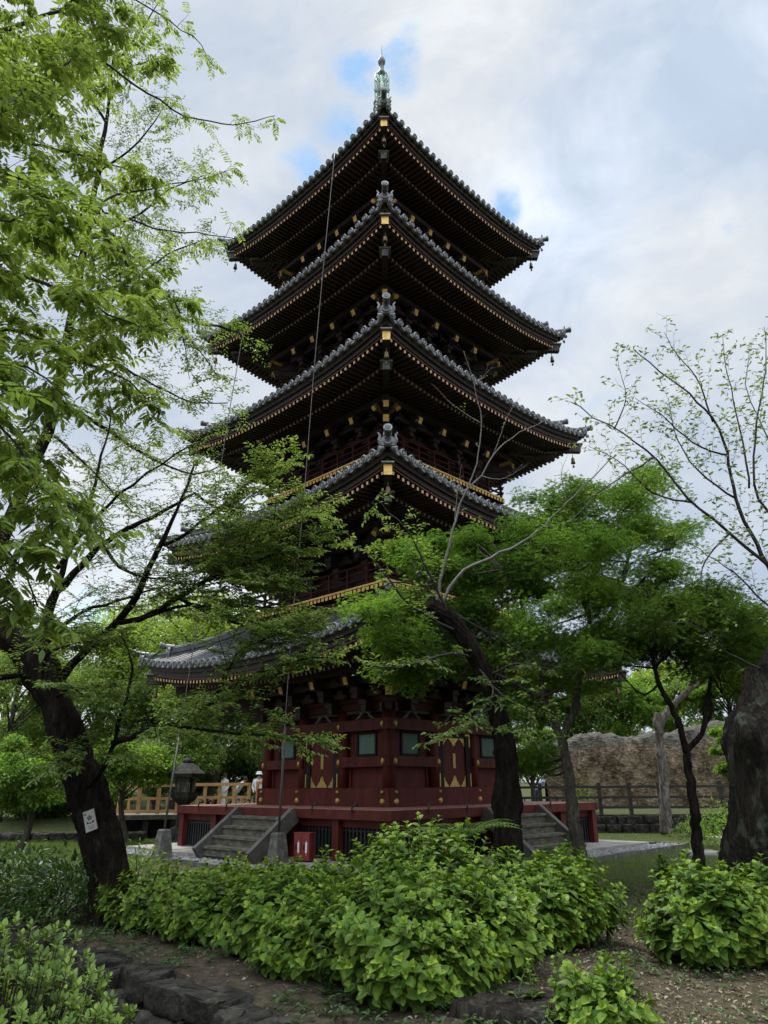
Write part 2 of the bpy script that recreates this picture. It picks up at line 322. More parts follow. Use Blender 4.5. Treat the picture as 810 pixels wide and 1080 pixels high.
    def ridge(vs, h, wd, m=0):
        pts = [dg(w(v), float(rz(1.0, v)) + h / 2 - .03) for v in vs]
        for p, q in zip(pts[:-1], pts[1:]): s.beam(q, p, wd, h, m)
        q0 = pts[0] - (0, 0, h / 2 - .02)
        caps_ = [p + (0, 0, h / 2 + .02) for p in pts]; s.tube(caps_, .085, 8, m)
        for lay in (.28, .62):
            for p, q in zip(pts[:-1], pts[1:]):
                s.beam(q + (0, 0, h * (lay - .5)), p + (0, 0, h * (lay - .5)), wd + .07, .03, m)
        o = np.array((-1, -1, 0)) / math.sqrt(2); t = np.array((1, -1, 0)) / math.sqrt(2)
        c = pts[0] + o * .06
        # demon-tile plate: flared shoulders with two curled horns
        prof2 = [(-.17,-.20),(.17,-.20),(.19,-.02),(.16,.14),(.10,.22),(-.10,.22),(-.16,.14),(-.19,-.02)]
        s.prism([c + t * a_ + np.array((0, 0, b_ * h / .30)) for a_, b_ in prof2], o * .09, 1)
        for sg in (-1, 1):
            s.tube([c + o * .05 + t * sg * .14 + (0, 0, -.1), c + o * .08 + t * sg * .20 + (0, 0, .03), c + o * .08 + t * sg * .18 + (0, 0, .14), c + o * .08 + t * sg * .23 + (0, 0, .22)], [.04, .04, .03, .015], 6, 1)
            s.tube([c + o * .10 + t * sg * .10 + (0, 0, -.18), c + o * .13 + t * sg * .17 + (0, 0, -.21), c + o * .12 + t * sg * .22 + (0, 0, -.16)], [.04, .04, .018], 6, 1)
        s.tube([c + o * .08 + (0, 0, .02), c + o * .14 + (0, 0, .02)], .115, 12, 1); s.tube([c + o * .139 + (0, 0, .02), c + o * .146 + (0, 0, .02)], .075, 12, 2)
        # projecting round tile with its pale end
        s.tube([c - o * .1 + (0, 0, h / 2 + .06), c + o * .16 + (0, 0, h / 2 + .085), c + o * .32 + (0, 0, h / 2 + .13)], [.085, .085, .088], 10, 0)
        s.tube([c + o * .31 + (0, 0, h / 2 + .13), c + o * .355 + (0, 0, h / 2 + .14)], .105, 12, 1); s.tube([c + o * .354 + (0, 0, h / 2 + .14), c + o * .36 + (0, 0, h / 2 + .142)], .07, 12, 2)
    ridge(np.linspace(.24, 1, 12), .30, .20); ridge(np.linspace(.015, .25, 5), .165, .18)
    hip = s.build('hip_ridge', [tm, tp, M['tile_dark']], root)
    s = MB()
    z0 = zc - .56; s.beam(dg(e - 1.2, z0 + .05), dg(e - .10, z0), .20, .26, 0, cap=1)
    s.beam(dg(e - .35, z0 + .17), dg(e - .04, z0 + .16), .30, .035, 2); s.beam(dg(e - .95, z0 - .17), dg(e - .70, z0 - .20), .34, .05, 2)
    s.beam(dg(b, z0 + .2), dg(e - .74, z0 - .31), .19, .24, 0, cap=2)
    hr = s.build('hip_rafter', [M['timber'], M['gold'], M['tile_pale'], M['goldplate']], root)
    s = MB(); c = dg(e - .30, z0 - .19)
    s.tube([c, c - (0, 0, .12)], .012, 6, 0)
    s.lathe([(.02, -.12), (.04, -.13), (.056, -.19), (.06, -.27), (.078, -.34), (.066, -.34), (.0, -.20)], 12, 0, c)
    s.tube([c - (0, 0, .3), c - (0, 0, .42)], .006, 5, 0); s.box(c - (.035, .004, .50), c + (.035, .004, -.41), 0)
    bell = s.build('wind_bell', [M['brass']], root, True)
    for q in (1, 2, 3):
        for ob in (hip, hr, bell):
            c = ob.copy(); COL.objects.link(c); c.rotation_euler = (0, 0, R(90 * q))
    return root
for k in range(5): build_roof(k)

def bracket_mesh(b, zt, corner=False):
    s, g = MB(), MB()
    sc = math.sqrt(2) if corner else 1
    for t, (pr, z) in enumerate(((.32, zt - .62), (.62, zt - .34), (.92, zt - .06))):
        s.box((-.08, -pr * sc - .08, z - .08), (.08, .12, z + .08), 0)
        s.box((-.13, -pr * sc - .13, z + .082), (.13, -pr * sc + .13, z + .20), 0)
        if not corner:
            L = .42 + .08 * t; yb = -pr + .30
            s.box((-L, yb - .07, z - .005), (L, yb + .07, z + .13), 0)
            for x in (-L + .1, 0, L - .1): s.box((x - .1, yb - .1, z + .132), (x + .1, yb + .1, z + .22), 0)
            for sg in (-1, 1):   # whitewashed arm end
                s.box((sg * L, yb - .06, z + .005) if sg > 0 else (sg * L - .012, yb - .06, z + .005), (sg * L + .012, yb + .06, z + .11) if sg > 0 else (sg * L, yb + .06, z + .11), 1)
    y = -1.05 * sc
    g.beam((0, .1, zt + .42), (0, y, zt - .02), .15, .19, 0, cap=1)
    if corner: g.beam((0, 0, zt + .12), (0, y + .22, zt - .36), .17, .20, 0, cap=1)
    if not corner:
        g.beam((0, y + .35, zt + .20), (0, y + .02, zt + .125), .19, .025, 2)
        g.beam((-.085, y + .14, zt + .04), (-.085, y + .02, zt + .0), .012, .16, 3)
    else:
        for sg in (-1, 1):  # carved noses beside the corner tail
            g.tube([(sg * .12, y + .5, zt - .02), (sg * .30, y + .22, zt + .02), (sg * .36, y + .12, zt - .1), (sg * .30, y + .10, zt - .2)], [.07, .08, .07, .04], 8, 4)
    return s, g
for k in range(5):
    b, zt = BH[k], ZC[k] - ZT[k]
    s, g = bracket_mesh(b, zt); br = s.build('bracket', [M['timber'], M['plaster']], pg)
    tail = g.build('tail_rafter', [M['timber'], M['gold'], M['tile_pale'], M['tile_pale'], M['goldplate']], br)
    s, g = bracket_mesh(b, zt, True); bc = s.build('bracket', [M['timber'], M['plaster']], pg)
    tc_ = g.build('tail_rafter', [M['timber'], M['gold'], M['tile_pale'], M['tile_pale'], M['goldplate']], bc)
    first = [True, True]
    for q in range(4):
        rot = Matrix.Rotation(R(90 * q), 4, 'Z')
        xs = (-.87, -.29, .29, .87) if k else (-2 / 3, -1 / 3 * 1.0, 1 / 3, 2 / 3)
        for x in ((-.80, -.27, .27, .80)):
            o = br if first[0] else copy_tree(br, pg); first[0] = False
            o.matrix_local = rot @ Matrix.Translation((x * b, -b, 0))
        o = bc if first[1] else copy_tree(bc, pg); first[1] = False
        o.matrix_local = rot @ Matrix.Translation((-b, -b, 0)) @ Matrix.Rotation(R(-45), 4, 'Z')
    # purlins carried by the brackets, frieze with light struts
    s = MB(); h = b + .92; z = zt + .16
    s.box((-h - .1, -h - .09, z), (h + .1, -h + .09, z + .18)); h2 = b + .45
    s.box((-h2, -h2 - .07, z + .06), (h2, -h2 + .07, z + .22)); s.box((-b - .3, -b - .06, zt - .72), (b + .3, -b + .02, zt - .52)); 
    s.rot4().build('purlin', M['timber'], pg)

# storeys two to five: body, skirt, balcony
for k in range(1, 5):
    b, hb, zb = BH[k], HB[k], ZB[k]; zt = ZC[k] - ZT[k]
    s = MB()
    s.box((-b, -b, zb - .45), (b, b, ZC[k] - .2), 0)
    for q in range(4):
        o = MB()
        for x in (-1, -.36, .36, 1): o.tube([(x * b, -b, zb), (x * b, -b, zt - .5)], .11, 10, 0)
        o.box((-b - .15, -b - .1, zb + .55), (b + .15, -b + .05, zb + .72), 0); o.box((-.3 * b, -b - .03, zb + .1), (.3 * b, -b, zb + 1.2), 1)
        s.merge(o, RZ(90 * q))
    s.build('storey_wall', [M['timber'], M['lacquer_deep']], pg)
    s = MB()   # plain skirt wall between roof and balcony
    s.box((-hb + .28, -hb + .28, zb - .75), (hb - .28, hb - .28, zb - .10), 0)
    s.build('skirt_wall', [M['lacquer_deep'] if k > 1 else M['brown_edge']], pg)
    bal = MB(); bal.box((-hb, -hb, zb + .002), (hb, hb, zb + .085), 0); bal = bal.build('balcony', M['lacquer'], pg)
    s = MB(); n = int(2 * hb / .16)
    for x in np.linspace(-hb + .06, hb - .06, n): s.beam((x, -hb + .5, zb - .05), (x, -hb - .03, zb - .05), .105, .088, 0, cap=1)
    s.box((-hb - .01, -hb - .022, zb + .02), (hb + .01, -hb - .004, zb + .07), 1)
    s.rot4().build('joist_ends', [M['lacquer'], M['gold']], bal)
    s = MB()
    for z, r_, ext in ((.17, .035, .10), (.36, .032, .12), (.56, .04, .28)):
        y = -hb + .06; L = hb - .06 + ext
        xx = np.array([-L, -L + .2, -L + .4, 0, L - .4, L - .2, L]); zz = np.array([.10 if ext > .2 else 0, .03 if ext > .2 else 0, 0, 0, 0, .03 if ext > .2 else 0, .10 if ext > .2 else 0])
        s.tube(np.stack([xx, np.full(7, y), zb + .085 + z + zz], -1), r_, 8, 0)
    for x in np.linspace(-hb + .06, hb - .06, 9)[:-1]: s.box((x - .035, -hb + .025, zb + .086), (x + .035, -hb + .095, zb + .085 + .54), 0)
    s.rot4().build('railing', [M['lacquer_deep']], bal)

# first storey
b = BH[0]; bays = [-b, -b / 3, b / 3, b]
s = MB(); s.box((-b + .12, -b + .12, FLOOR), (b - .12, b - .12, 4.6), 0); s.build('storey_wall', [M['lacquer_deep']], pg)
post = MB(); post.tube([(0, 0, FLOOR), (0, 0, 3.55)], .16, 16, 0); post = post.build('pillar', M['lacquer'], pg, True)
pts = [(x, -b) for x in bays[:-1]]; firstp = True
for q in range(4):
    for x, y in pts:
        o = post if firstp else post.copy()
        if not firstp: COL.objects.link(o)
        firstp = False
        v = Matrix.Rotation(R(90 * q), 4, 'Z') @ Vector((x, y, 0)); o.location = v
def stud(s, x, y, z, r, m, ry=None):
    ry = ry or r
    v = []; 
    for rr, dy in ((1, 0), (.8, -.035), (.35, -.05)):
        for a in np.arange(12) * math.pi / 6: v.append((x + r * rr * math.cos(a), y + dy, z + ry * rr * math.sin(a)))
    q = np.arange(12)[None]; q2 = (q + 1) % 12; ii = np.arange(2)[:, None] * 12
    s.add(v, np.stack([ii + q, ii + q2, ii + 12 + q2, ii + 12 + q], -1).reshape(-1, 4), m); s.add(v[24:], np.arange(12), m)
def quarter(name, fn, mats):
    o = None
    for q in range(4):
        if o is None: s = MB(); fn(s); o = s.build(name, mats, pg); first = o
        else: c = first.copy(); COL.objects.link(c); c.rotation_euler = (0, 0, R(90 * q))
    return first
def rail_at(z0, z1, pr, gaps=False):
    def fn(s):
        segs = [(-b - .19, b + .19)] if not gaps else [(-b - .19, -b / 3 + .12), (b / 3 - .12, b + .19)]
        for x0, x1 in segs: s.box((x0, -b - pr, z0), (x1, -b + .05, z1), 0)
        zc_ = (z0 + z1) / 2
        for x in bays:
            xx = x + (.0 if abs(x) < b - .1 else (-.02 if x > 0 else .02))
            if gaps or z0 > 2.5: stud(s, xx, -b - pr - .001, zc_, .055, 1, .085)
            else: stud(s, xx, -b - pr - .001, z1 - .09, .045, 1); stud(s, xx, -b - pr - .001, z0 + .13, .075, 1)
    return fn
quarter('bottom_rail', rail_at(FLOOR, 1.60, .21), [M['lacquer'], M['goldplate']])
mr0 = None
for q in range(4):
    for sg in (-1, 1):
        if mr0 is None or sg not in mr0:
            s = MB(); x0, x1 = sorted((sg * (b + .19), sg * (b / 3 - .12))); s.box((x0, -b - .19, 2.10), (x1, -b + .05, 2.34), 0)
            for x in (sg * (b - .02), sg * b / 3): stud(s, x, -b - .191, 2.22, .055, 1, .085)
            o = s.build('middle_rail', [M['lacquer'], M['goldplate']], pg); mr0 = {**(mr0 or {}), sg: o}
        else: o = mr0[sg].copy(); COL.objects.link(o)
        o.rotation_euler = (0, 0, R(90 * q))
quarter('lintel_rail', rail_at(2.97, 3.24, .20), [M['lacquer'], M['goldplate']])
quarter('head_rail', lambda s: (s.box((-b - .24, -b - .14, 3.50), (b + .24, -b + .05, 3.68), 0), s.box((-b - .3, -b - .22, 3.682), (b + .3, -b + .1, 3.78), 0)), [M['lacquer_deep']])
def strut(s):    # frog-leg struts in the frieze
    for x in (-b * 2 / 3, 0, b * 2 / 3):
        for sg in (-1, 1):
            s.tube([(x + sg * .05, -b - .02, 3.46), (x + sg * .14, -b - .03, 3.42), (x + sg * .20, -b - .03, 3.33), (x + sg * .32, -b - .03, 3.27)], [.035, .045, .04, .02], 6, 0)
for q in range(4):
    for x in (-b * 2 / 3, 0, b * 2 / 3):
        if q == 0:
            s = MB()
            for sg in (-1, 1): s.tube([(sg * .02, -b - .02, 3.46), (sg * .14, -b - .03, 3.42), (sg * .20, -b - .03, 3.33), (sg * .32, -b - .03, 3.27)], [.035, .045, .04, .02], 6, 0)
            fs = s.build('frieze_strut', M['plaster'], pg) if x < -.1 else fs.copy()
            if x >= -.1: COL.objects.link(fs)
            o = fs
        else: o = fs.copy(); COL.objects.link(o)
        o.matrix_local = Matrix.Rotation(R(90 * q), 4, 'Z') @ Matrix.Translation((x, 0, 0))
win = None
for q in range(4):
    for sg in (-1, 1):
        if win is None:
            s = MB(); x0, x1, z0, z1 = -.36, .36, 2.36, 2.95
            for a0, a1 in (((x0, -.05, z0), (x1, .03, z0 + .055)), ((x0, -.05, z1 - .055), (x1, .03, z1)), ((x0, -.05, z0 + .055), (x0 + .055, .03, z1 - .055)), ((x1 - .055, -.05, z0 + .055), (x1, .03, z1 - .055))): s.box(a0, a1, 0)
            win = empty('window'); win.parent = pg; s.build('frame', M['void'], win)
            s = MB()
            for x in np.linspace(x0 + .055, x1 - .055, 14)[:-1] + .023: s.beam((x, 0, z0 + .056), (x, 0, z1 - .056), .036, .036, 0, up=(1, 1, 0))
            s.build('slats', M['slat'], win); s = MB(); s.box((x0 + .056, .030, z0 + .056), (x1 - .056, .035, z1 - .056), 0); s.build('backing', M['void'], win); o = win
        else: o = copy_tree(win, pg)
        o.matrix_local = Matrix.Rotation(R(90 * q), 4, 'Z') @ Matrix.Translation((sg * (b * 2 / 3 + (-.08 if sg > 0 else .08) * -1 * .0), -b + .06, 0))
pn = None
for q in range(4):
    for sg in (-1, 1):
        if pn is None:
            s = MB(); s.box((-.62, -.02, 1.602), (.62, .05, 2.098), 0); s.box((-.64, -.06, 1.602), (-.56, .05, 2.098), 0); s.box((.56, -.06, 1.602), (.64, .05, 2.098), 0)
            s.box((-.64, -.03, 2.342), (-.37, .05, 2.968), 0); s.box((.37, -.03, 2.342), (.64, .05, 2.968), 0)
            pn = s.build('wall_panel', M['lacquer'], pg); o = pn
        else: o = pn.copy(); COL.objects.link(o)
        o.matrix_local = Matrix.Rotation(R(90 * q), 4, 'Z') @ Matrix.Translation((sg * b * 2 / 3, -b + .07, 0))
dr = None
for q in range(4):
    if dr is None:
        dr = empty('double_door'); dr.parent = pg
        s = MB(); s.box((-.66, -.10, 1.602), (-.47, .02, 2.968), 0); s.box((.47, -.10, 1.602), (.66, .02, 2.968), 0); s.box((-.47, -.10, 2.85), (.47, .02, 2.968), 0)
        for sg in (-1, 1):   # gilt edge straps on the black jambs
            s.box((sg * .64 - .02, -.106, 1.62), (sg * .64 + .02, -.101, 1.95), 1); s.box((sg * .64 - .02, -.106, 2.62), (sg * .64 + .02, -.101, 2.965), 1)
            s.box((min(sg * .64, sg * .46), -.1075, 2.915), (max(sg * .64, sg * .46), -.1065, 2.965), 1)
        s.build('door_frame', [M['void'], M['goldplate']], dr)
        for sg in (-1, 1):
            s = MB(); x0, x1 = (.004, .465) if sg > 0 else (-.465, -.004)
            s.box((x0, -.06, 1.61), (x1, -.01, 2.845), 0); lf = s.build('door_leaf', M['lacquer'], dr)
            s = MB()
            for zb_, dz in ((1.61, 1), (2.845, -1)):    # cusped gilt corner plates
                for xa, dx in ((x0, 1), (x1, -1)):
                    pr = [(0, 0), (.225, 0), (.20, .05), (.15, .09), (.12, .15), (.07, .19), (.055, .27), (.0, .34)]
                    s.prism([(xa + dx * p_ * .96, -.068, zb_ + dz * (q_ * (.85 if dz > 0 else .62) + .003)) for p_, q_ in (pr if dx * dz > 0 else pr[::-1])], (0, .007, 0), 0)
            s.box((x0 if sg > 0 else x1 - .045, -.075, 2.08), (x0 + .045 if sg > 0 else x1, -.061, 2.45), 0)
            s.build('door_fitting', M['goldplate'], lf)
        o = dr
    else: o = copy_tree(dr, pg)
    o.matrix_local = Matrix.Rotation(R(90 * q), 4, 'Z') @ Matrix.Translation((0, -b + .02, 0))

# veranda
H = 4.21
s = MB(); s.box((-H, -H, FLOOR - .05), (H, H, FLOOR), 0)
s.build('veranda_floor', [M['veranda_top']], pg)
quarter('edge_beam', lambda s: (s.box((-H - .05, -H - .05, FLOOR - .20), (H - .052, -H + .10, FLOOR - .004), 0), s.box((-H + .10, -H + .13, FLOOR - .37), (H - .12, -H + .22, FLOOR - .205), 0)), [M['veranda']])
vp = MB(); vp.box((-.105, -.105, .12), (.105, .105, FLOOR - .21), 0); vp = vp.build('veranda_post', M['veranda'], pg)
lt = MB()
for x in np.linspace(-.72, .72, 13): lt.box((x - .022, -.02, .16), (x + .022, .02, FLOOR - .38), 0)
for z in (.14, .72): lt.box((-.74, -.012, z), (.74, .012, z + .03), 0)
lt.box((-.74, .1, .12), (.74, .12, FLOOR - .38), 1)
lt = lt.build('lattice', [M['iron'], M['void']], pg)
f1 = f2 = True; sp = 2 * (H - .12) / 5
for q in range(4):
    rot = Matrix.Rotation(R(90 * q), 4, 'Z')
    for i in range(5):
        o = vp if f1 else vp.copy()
        if not f1: COL.objects.link(o)
        f1 = False; o.matrix_local = rot @ Matrix.Translation((-H + .12 + sp * i, -H + .12, 0))
        if i != 2:
            o = lt if f2 else lt.copy()
            if not f2: COL.objects.link(o)
            f2 = False; o.matrix_local = rot @ Matrix.Translation((-H + .12 + sp * (i + .5), -H + .17, 0))
st = None
for q in range(4):
    if st is None:
        st = empty('stair'); st.parent = pg; n = 4; rise = (FLOOR - .19 - .12) / n
        for i in range(n):
            s = MB(); y1 = -H - .10 - .25 * (n - 1 - i); z = .12 + rise * (i + 1)
            s.box((-1.02, y1 - .30, z - .055), (1.02, y1, z), 0); s.box((-1.02, y1 - .262, z - rise + .002), (1.02, y1 - .22, z - .057), 0)
            s.build('step', M['step'], st)
        for sg in (-1, 1):
            s = MB(); a = (sg * 1.10, -H - .06, FLOOR - .12); c = (sg * 1.10, -H - .10 - .25 * n - .16, .15)
            s.beam(a, c, .15, .34, 0); s.build('stringer', M['stringer'], st)
        o = st
    else: o = copy_tree(st, pg)
    o.rotation_euler = (0, 0, R(90 * q))
hk = MB(); hk.tube([(0, -.075, .35), (0, -.075, 1.02), (0, -.075, 1.20), (.02, -.06, 1.26), (.10, -.03, 1.26)], .022, 8, 0); hk.tube([(.10, -.03, 1.26), (.13, -.03, 1.30)], .035, 8, 0)
hk = hk.build('iron_hook', M['iron'], pg); f1 = True
for q in range(4):
    for x in (-3.1, -1.75, 1.75, 3.1) :
        o = hk if f1 else hk.copy()
        if not f1: COL.objects.link(o)
        f1 = False; o.matrix_local = Matrix.Rotation(R(90 * q), 4, 'Z') @ Matrix.Translation((x, -H, 0))
# spire
sp_ = empty('spire'); sp_.parent = pg
s = MB(); s.box((-.55, -.55, 24.3), (.55, .55, 25.0), 0); s.box((-.65, -.65, 25.002), (.65, .65, 25.12), 0); s.lathe([(.5, 25.12), (.48, 25.4), (.2, 25.6), (.45, 25.75), (.5, 25.8), (.1, 25.85)], 16, 0); s.build('dew_basin', M['verdigris'], sp_, False)
s = MB(); s.tube([(0, 0, 25.0), (0, 0, 31.0)], [.12, .075], 12, 0); s.build('mast', M['verdigris'], sp_, True)
rg = MB(); a = np.arange(20) * math.pi / 10
ringp = np.stack([.44 * np.cos(a), .44 * np.sin(a), 0 * a], -1); rg.tube(np.vstack([ringp, ringp[:1]]), .045, 6, 0, False)
for q in range(8): rg.tube([(.1 * math.cos(q * .785), .1 * math.sin(q * .785), 0), (.43 * math.cos(q * .785), .43 * math.sin(q * .785), 0)], .025, 5, 0)
rg.lathe([(.13, -.1), (.2, -.05), (.2, .05), (.13, .1)], 12, 0)
rg = rg.build('ring', M['verdigris'], sp_, True)
for i in range(9):
    o = rg if i == 0 else rg.copy()
    if i: COL.objects.link(o)
    o.location = (0, 0, 26.1 + .33 * i); o.scale = (1 - .03 * i,) * 2 + (1,)
fl = MB()      # openwork flame fin
for pts in ([(.13,0,28.95),(.3,0,29.1),(.47,0,29.4),(.50,0,29.8),(.42,0,30.25)], [(.13,0,29.3),(.3,0,29.5),(.36,0,29.75),(.25,0,29.85),(.2,0,29.7)], [(.13,0,29.9),(.3,0,29.95),(.4,0,30.15),(.32,0,30.35),(.2,0,30.25)], [(.42,0,29.35),(.3,0,29.3),(.25,0,29.15)], [(.5,0,29.8),(.4,0,29.75),(.38,0,29.95),(.13,0,30.1)], [(.36,0,29.2),(.5,0,29.15),(.56,0,29.25)], [(.13,0,30.4),(.26,0,30.45),(.30,0,30.3)]):
    fl.tube(pts, np.linspace(.04, .022, len(pts)), 6, 0)
fl.box((.10, -.012, 29.1), (.34, .012, 30.3), 0)
fl.V = [v_ * (.86, 1, 1) for v_ in fl.V]
fl = fl.build('flame_fin', M['verdigris'], sp_, True)
for q in range(1, 4): c = fl.copy(); COL.objects.link(c); c.rotation_euler = (0, 0, R(90 * q))
s = MB(); s.lathe([(.08,30.4),(.15,30.5),(.155,30.6),(.11,30.72),(.09,30.95),(.10,31.05),(.15,31.16),(.165,31.30),(.12,31.46),(.05,31.58),(.025,31.75),(.010,32.3),(0,32.35)], 16, 0); s.build('jewel', M['bronze'], sp_, True)
# ------------------------------------------------------------------ ground
WA = G(318, 1080)[:2]; WD = G(52, 984)[:2] - WA; WD = WD / np.linalg.norm(WD)      # low stone wall line
WN = np.array((-WD[1], WD[0]))                                  # towards the sunken side
def sstep(a, b, x): t = np.clip((x - a) / (b - a), 0, 1); return t * t * (3 - 2 * t)
def hgt(x, y):
    x = np.asarray(x, float); y = np.asarray(y, float)
    d = (x - WA[0]) * WN[0] + (y - WA[1]) * WN[1]
    z = -.62 * sstep(-.02, .16, d)
    z = z + .035 * np.sin(x * 1.7 + y * .9) * np.sin(y * 1.3 - x * .4) * sstep(3, 6, y) * (1 - sstep(13, 16, y))
    z = z + .55 * sstep(27.5, 31, y) + 1.2 * sstep(40, 70, y)
    z = z - .05 * sstep(.7, .3, np.abs(np.maximum(np.abs((x - PX) * .707 + (y - PY) * .707), np.abs((x - PX) * -.707 + (y - PY) * .707)) - 5.55)) 
    return z
xs = np.concatenate([[-600,-250,-120,-70,-45,-32,-24,-18,-14,-11], np.arange(-9.5, 9.6, .16), [11,14,18,24,32,45,70,120,250,600]])
ys = np.concatenate([[-200,-80,-30,-10,-4], np.arange(-1, 3, 1), np.arange(3, 16, .16), np.arange(16, 34, .5), [36,40,46,55,70,100,160,300,700,1500]])
gx, gy = np.meshgrid(xs, ys, indexing='ij')
def groundmat():
    m, nt, out = newmat('earth_with_moss_and_litter'); ln = nt.links.new
    tc = N(nt, 'ShaderNodeTexCoord')
    n1 = N(nt, 'ShaderNodeTexNoise', Scale=.55, Detail=5.0); n2 = N(nt, 'ShaderNodeTexNoise', Scale=9.0, Detail=8.0, Roughness=.7); n3 = N(nt, 'ShaderNodeTexVoronoi', Scale=26.0)
    for n in (n1, n2, n3): ln(tc.outputs['Object'], n.inputs['Vector'])
    earth = ramp(nt, n2.outputs[0], [(.25, (.016, .012, .008)), (.5, (.050, .038, .027)), (.75, (.115, .092, .066))])
    moss = ramp(nt, n2.outputs[0], [(.25, (.022, .026, .010)), (.5, (.050, .058, .020)), (.75, (.095, .10, .042))])
    lit = ramp(nt, n3.outputs['Distance'], [(.05, (1, 1, 1)), (.13, (0, 0, 0))])
    sp = N(nt, 'ShaderNodeSeparateXYZ'); ln(tc.outputs['Object'], sp.inputs[0])
    yr = N(nt, 'ShaderNodeMapRange'); yr.inputs[1].default_value = 9.0; yr.inputs[2].default_value = 19; ln(sp.outputs[1], yr.inputs[0])
    ad = N(nt, 'ShaderNodeMath', operation='ADD'); ln(yr.outputs[0], ad.inputs[0]); ln(n1.outputs[0], ad.inputs[1])
    fr = ramp(nt, ad.outputs[0], [(.52, (0, 0, 0)), (.95, (1, 1, 1))])
    mx = N(nt, 'ShaderNodeMix', data_type='RGBA'); ln(fr.outputs[0], mx.inputs[0]); ln(earth.outputs[0], mx.inputs[6]); ln(moss.outputs[0], mx.inputs[7])
    n4 = N(nt, 'ShaderNodeTexNoise', Scale=2.0); ln(tc.outputs['Object'], n4.inputs['Vector'])
    lm = N(nt, 'ShaderNodeMath', operation='MULTIPLY'); ln(lit.outputs[0], lm.inputs[0]); ln(n4.outputs[0], lm.inputs[1])
    m2 = N(nt, 'ShaderNodeMix', data_type='RGBA'); ln(lm.outputs[0], m2.inputs[0]); ln(mx.outputs[2], m2.inputs[6]); m2.inputs[7].default_value = (.22, .18, .12, 1)
    p = N(nt, 'ShaderNodeBsdfPrincipled', Roughness=.95); p.inputs['Specular IOR Level'].default_value = .15
    ln(m2.outputs[2], p.inputs['Base Color'])
    bp = N(nt, 'ShaderNodeBump', Strength=.9, Distance=.05); ln(n2.outputs[0], bp.inputs['Height']); ln(bp.outputs[0], p.inputs['Normal'])
    ln(p.outputs[0], out.inputs[0]); return m
M['ground'] = groundmat()
s = MB(); s.grid(np.stack([gx, gy, hgt(gx, gy)], -1), len(xs), len(ys))
kind(s.build('ground', M['ground'], None, True), 'structure')
# stone paving round the pagoda with a gravel strip and kerb
PM = np.array(Matrix.Translation((PX, PY, 0)) @ Matrix.Rotation(PROT, 4, 'Z'))
s = MB(); r2 = np.random.default_rng(5)
for q in range(4):
    t = MB(); x = -5.2
    while x < 3.9:
        L = min(r2.uniform(.8, 1.5), 4.0 - x); t.box((x + .006, -5.2, .0), (x + L - .006, -4.0, .12 + r2.uniform(-.006, .006))); x += L
    s.merge(t, RZ(90 * q))
s.box((-4, -4, 0), (4, 4, .112))
s2 = MB(); s2.merge(s, PM); kind(s2.build('paving', M['paving']), 'structure')
s = MB()
for q in range(4):
    t = MB(); x = -6.0
    while x < 5.7:
        L = min(r2.uniform(.7, 1.2), 5.86 - x); t.box((x + .008, -6.0 + r2.uniform(-.015, .015), -.1), (x + L - .008, -5.87, .075 + r2.uniform(-.012, .012))); x += L
    s.merge(t, RZ(90 * q))
s2 = MB(); s2.merge(s, PM); kind(s2.build('kerb', M['stone']), 'structure')
octv = np.array([(1,0,0),(0,1,0),(-1,0,0),(0,-1,0),(0,0,.7),(0,0,-.7)], float); octf = np.array([(0,1,4),(1,2,4),(2,3,4),(3,0,4),(1,0,5),(2,1,5),(3,2,5),(0,3,5)])
def scatter(mb, T, TF, pos, rot, sc, m=0):
    n, k = len(pos), len(T)
    v = pos[:, None] + (T[None] * sc[:, None, None] if sc.ndim == 1 else T[None] * sc[:, None]) @ np.swapaxes(rot, 1, 2)
    f = TF[None] + (np.arange(n) * k)[:, None, None]
    mb.add(v.reshape(-1, 3), f.reshape(-1, TF.shape[1]), m)
def randrot(r, n):
    q = r.normal(size=(n, 4)); q /= np.linalg.norm(q, axis=1)[:, None]; w, x, y, z = q.T
    return np.stack([np.stack([1-2*(y*y+z*z), 2*(x*y-z*w), 2*(x*z+y*w)], -1), np.stack([2*(x*y+z*w), 1-2*(x*x+z*z), 2*(y*z-x*w)], -1), np.stack([2*(x*z-y*w), 2*(y*z+x*w), 1-2*(x*x+y*y)], -1)], 1)
t = MB(); n = 9000
u = r2.uniform(-5.86, 5.86, n); vv = r2.uniform(-5.86, -5.21, n); side = r2.integers(0, 2, n)
pos = np.where(side[:, None] == 0, np.stack([u, vv, r2.uniform(.0, .05, n)], -1), np.stack([vv, u, r2.uniform(.0, .05, n)], -1))
scatter(t, octv, octf, pos, randrot(r2, n), r2.uniform(.025, .06, n))
s2 = MB(); s2.merge(t, PM); kind(s2.build('gravel', M['pebble']), 'stuff')

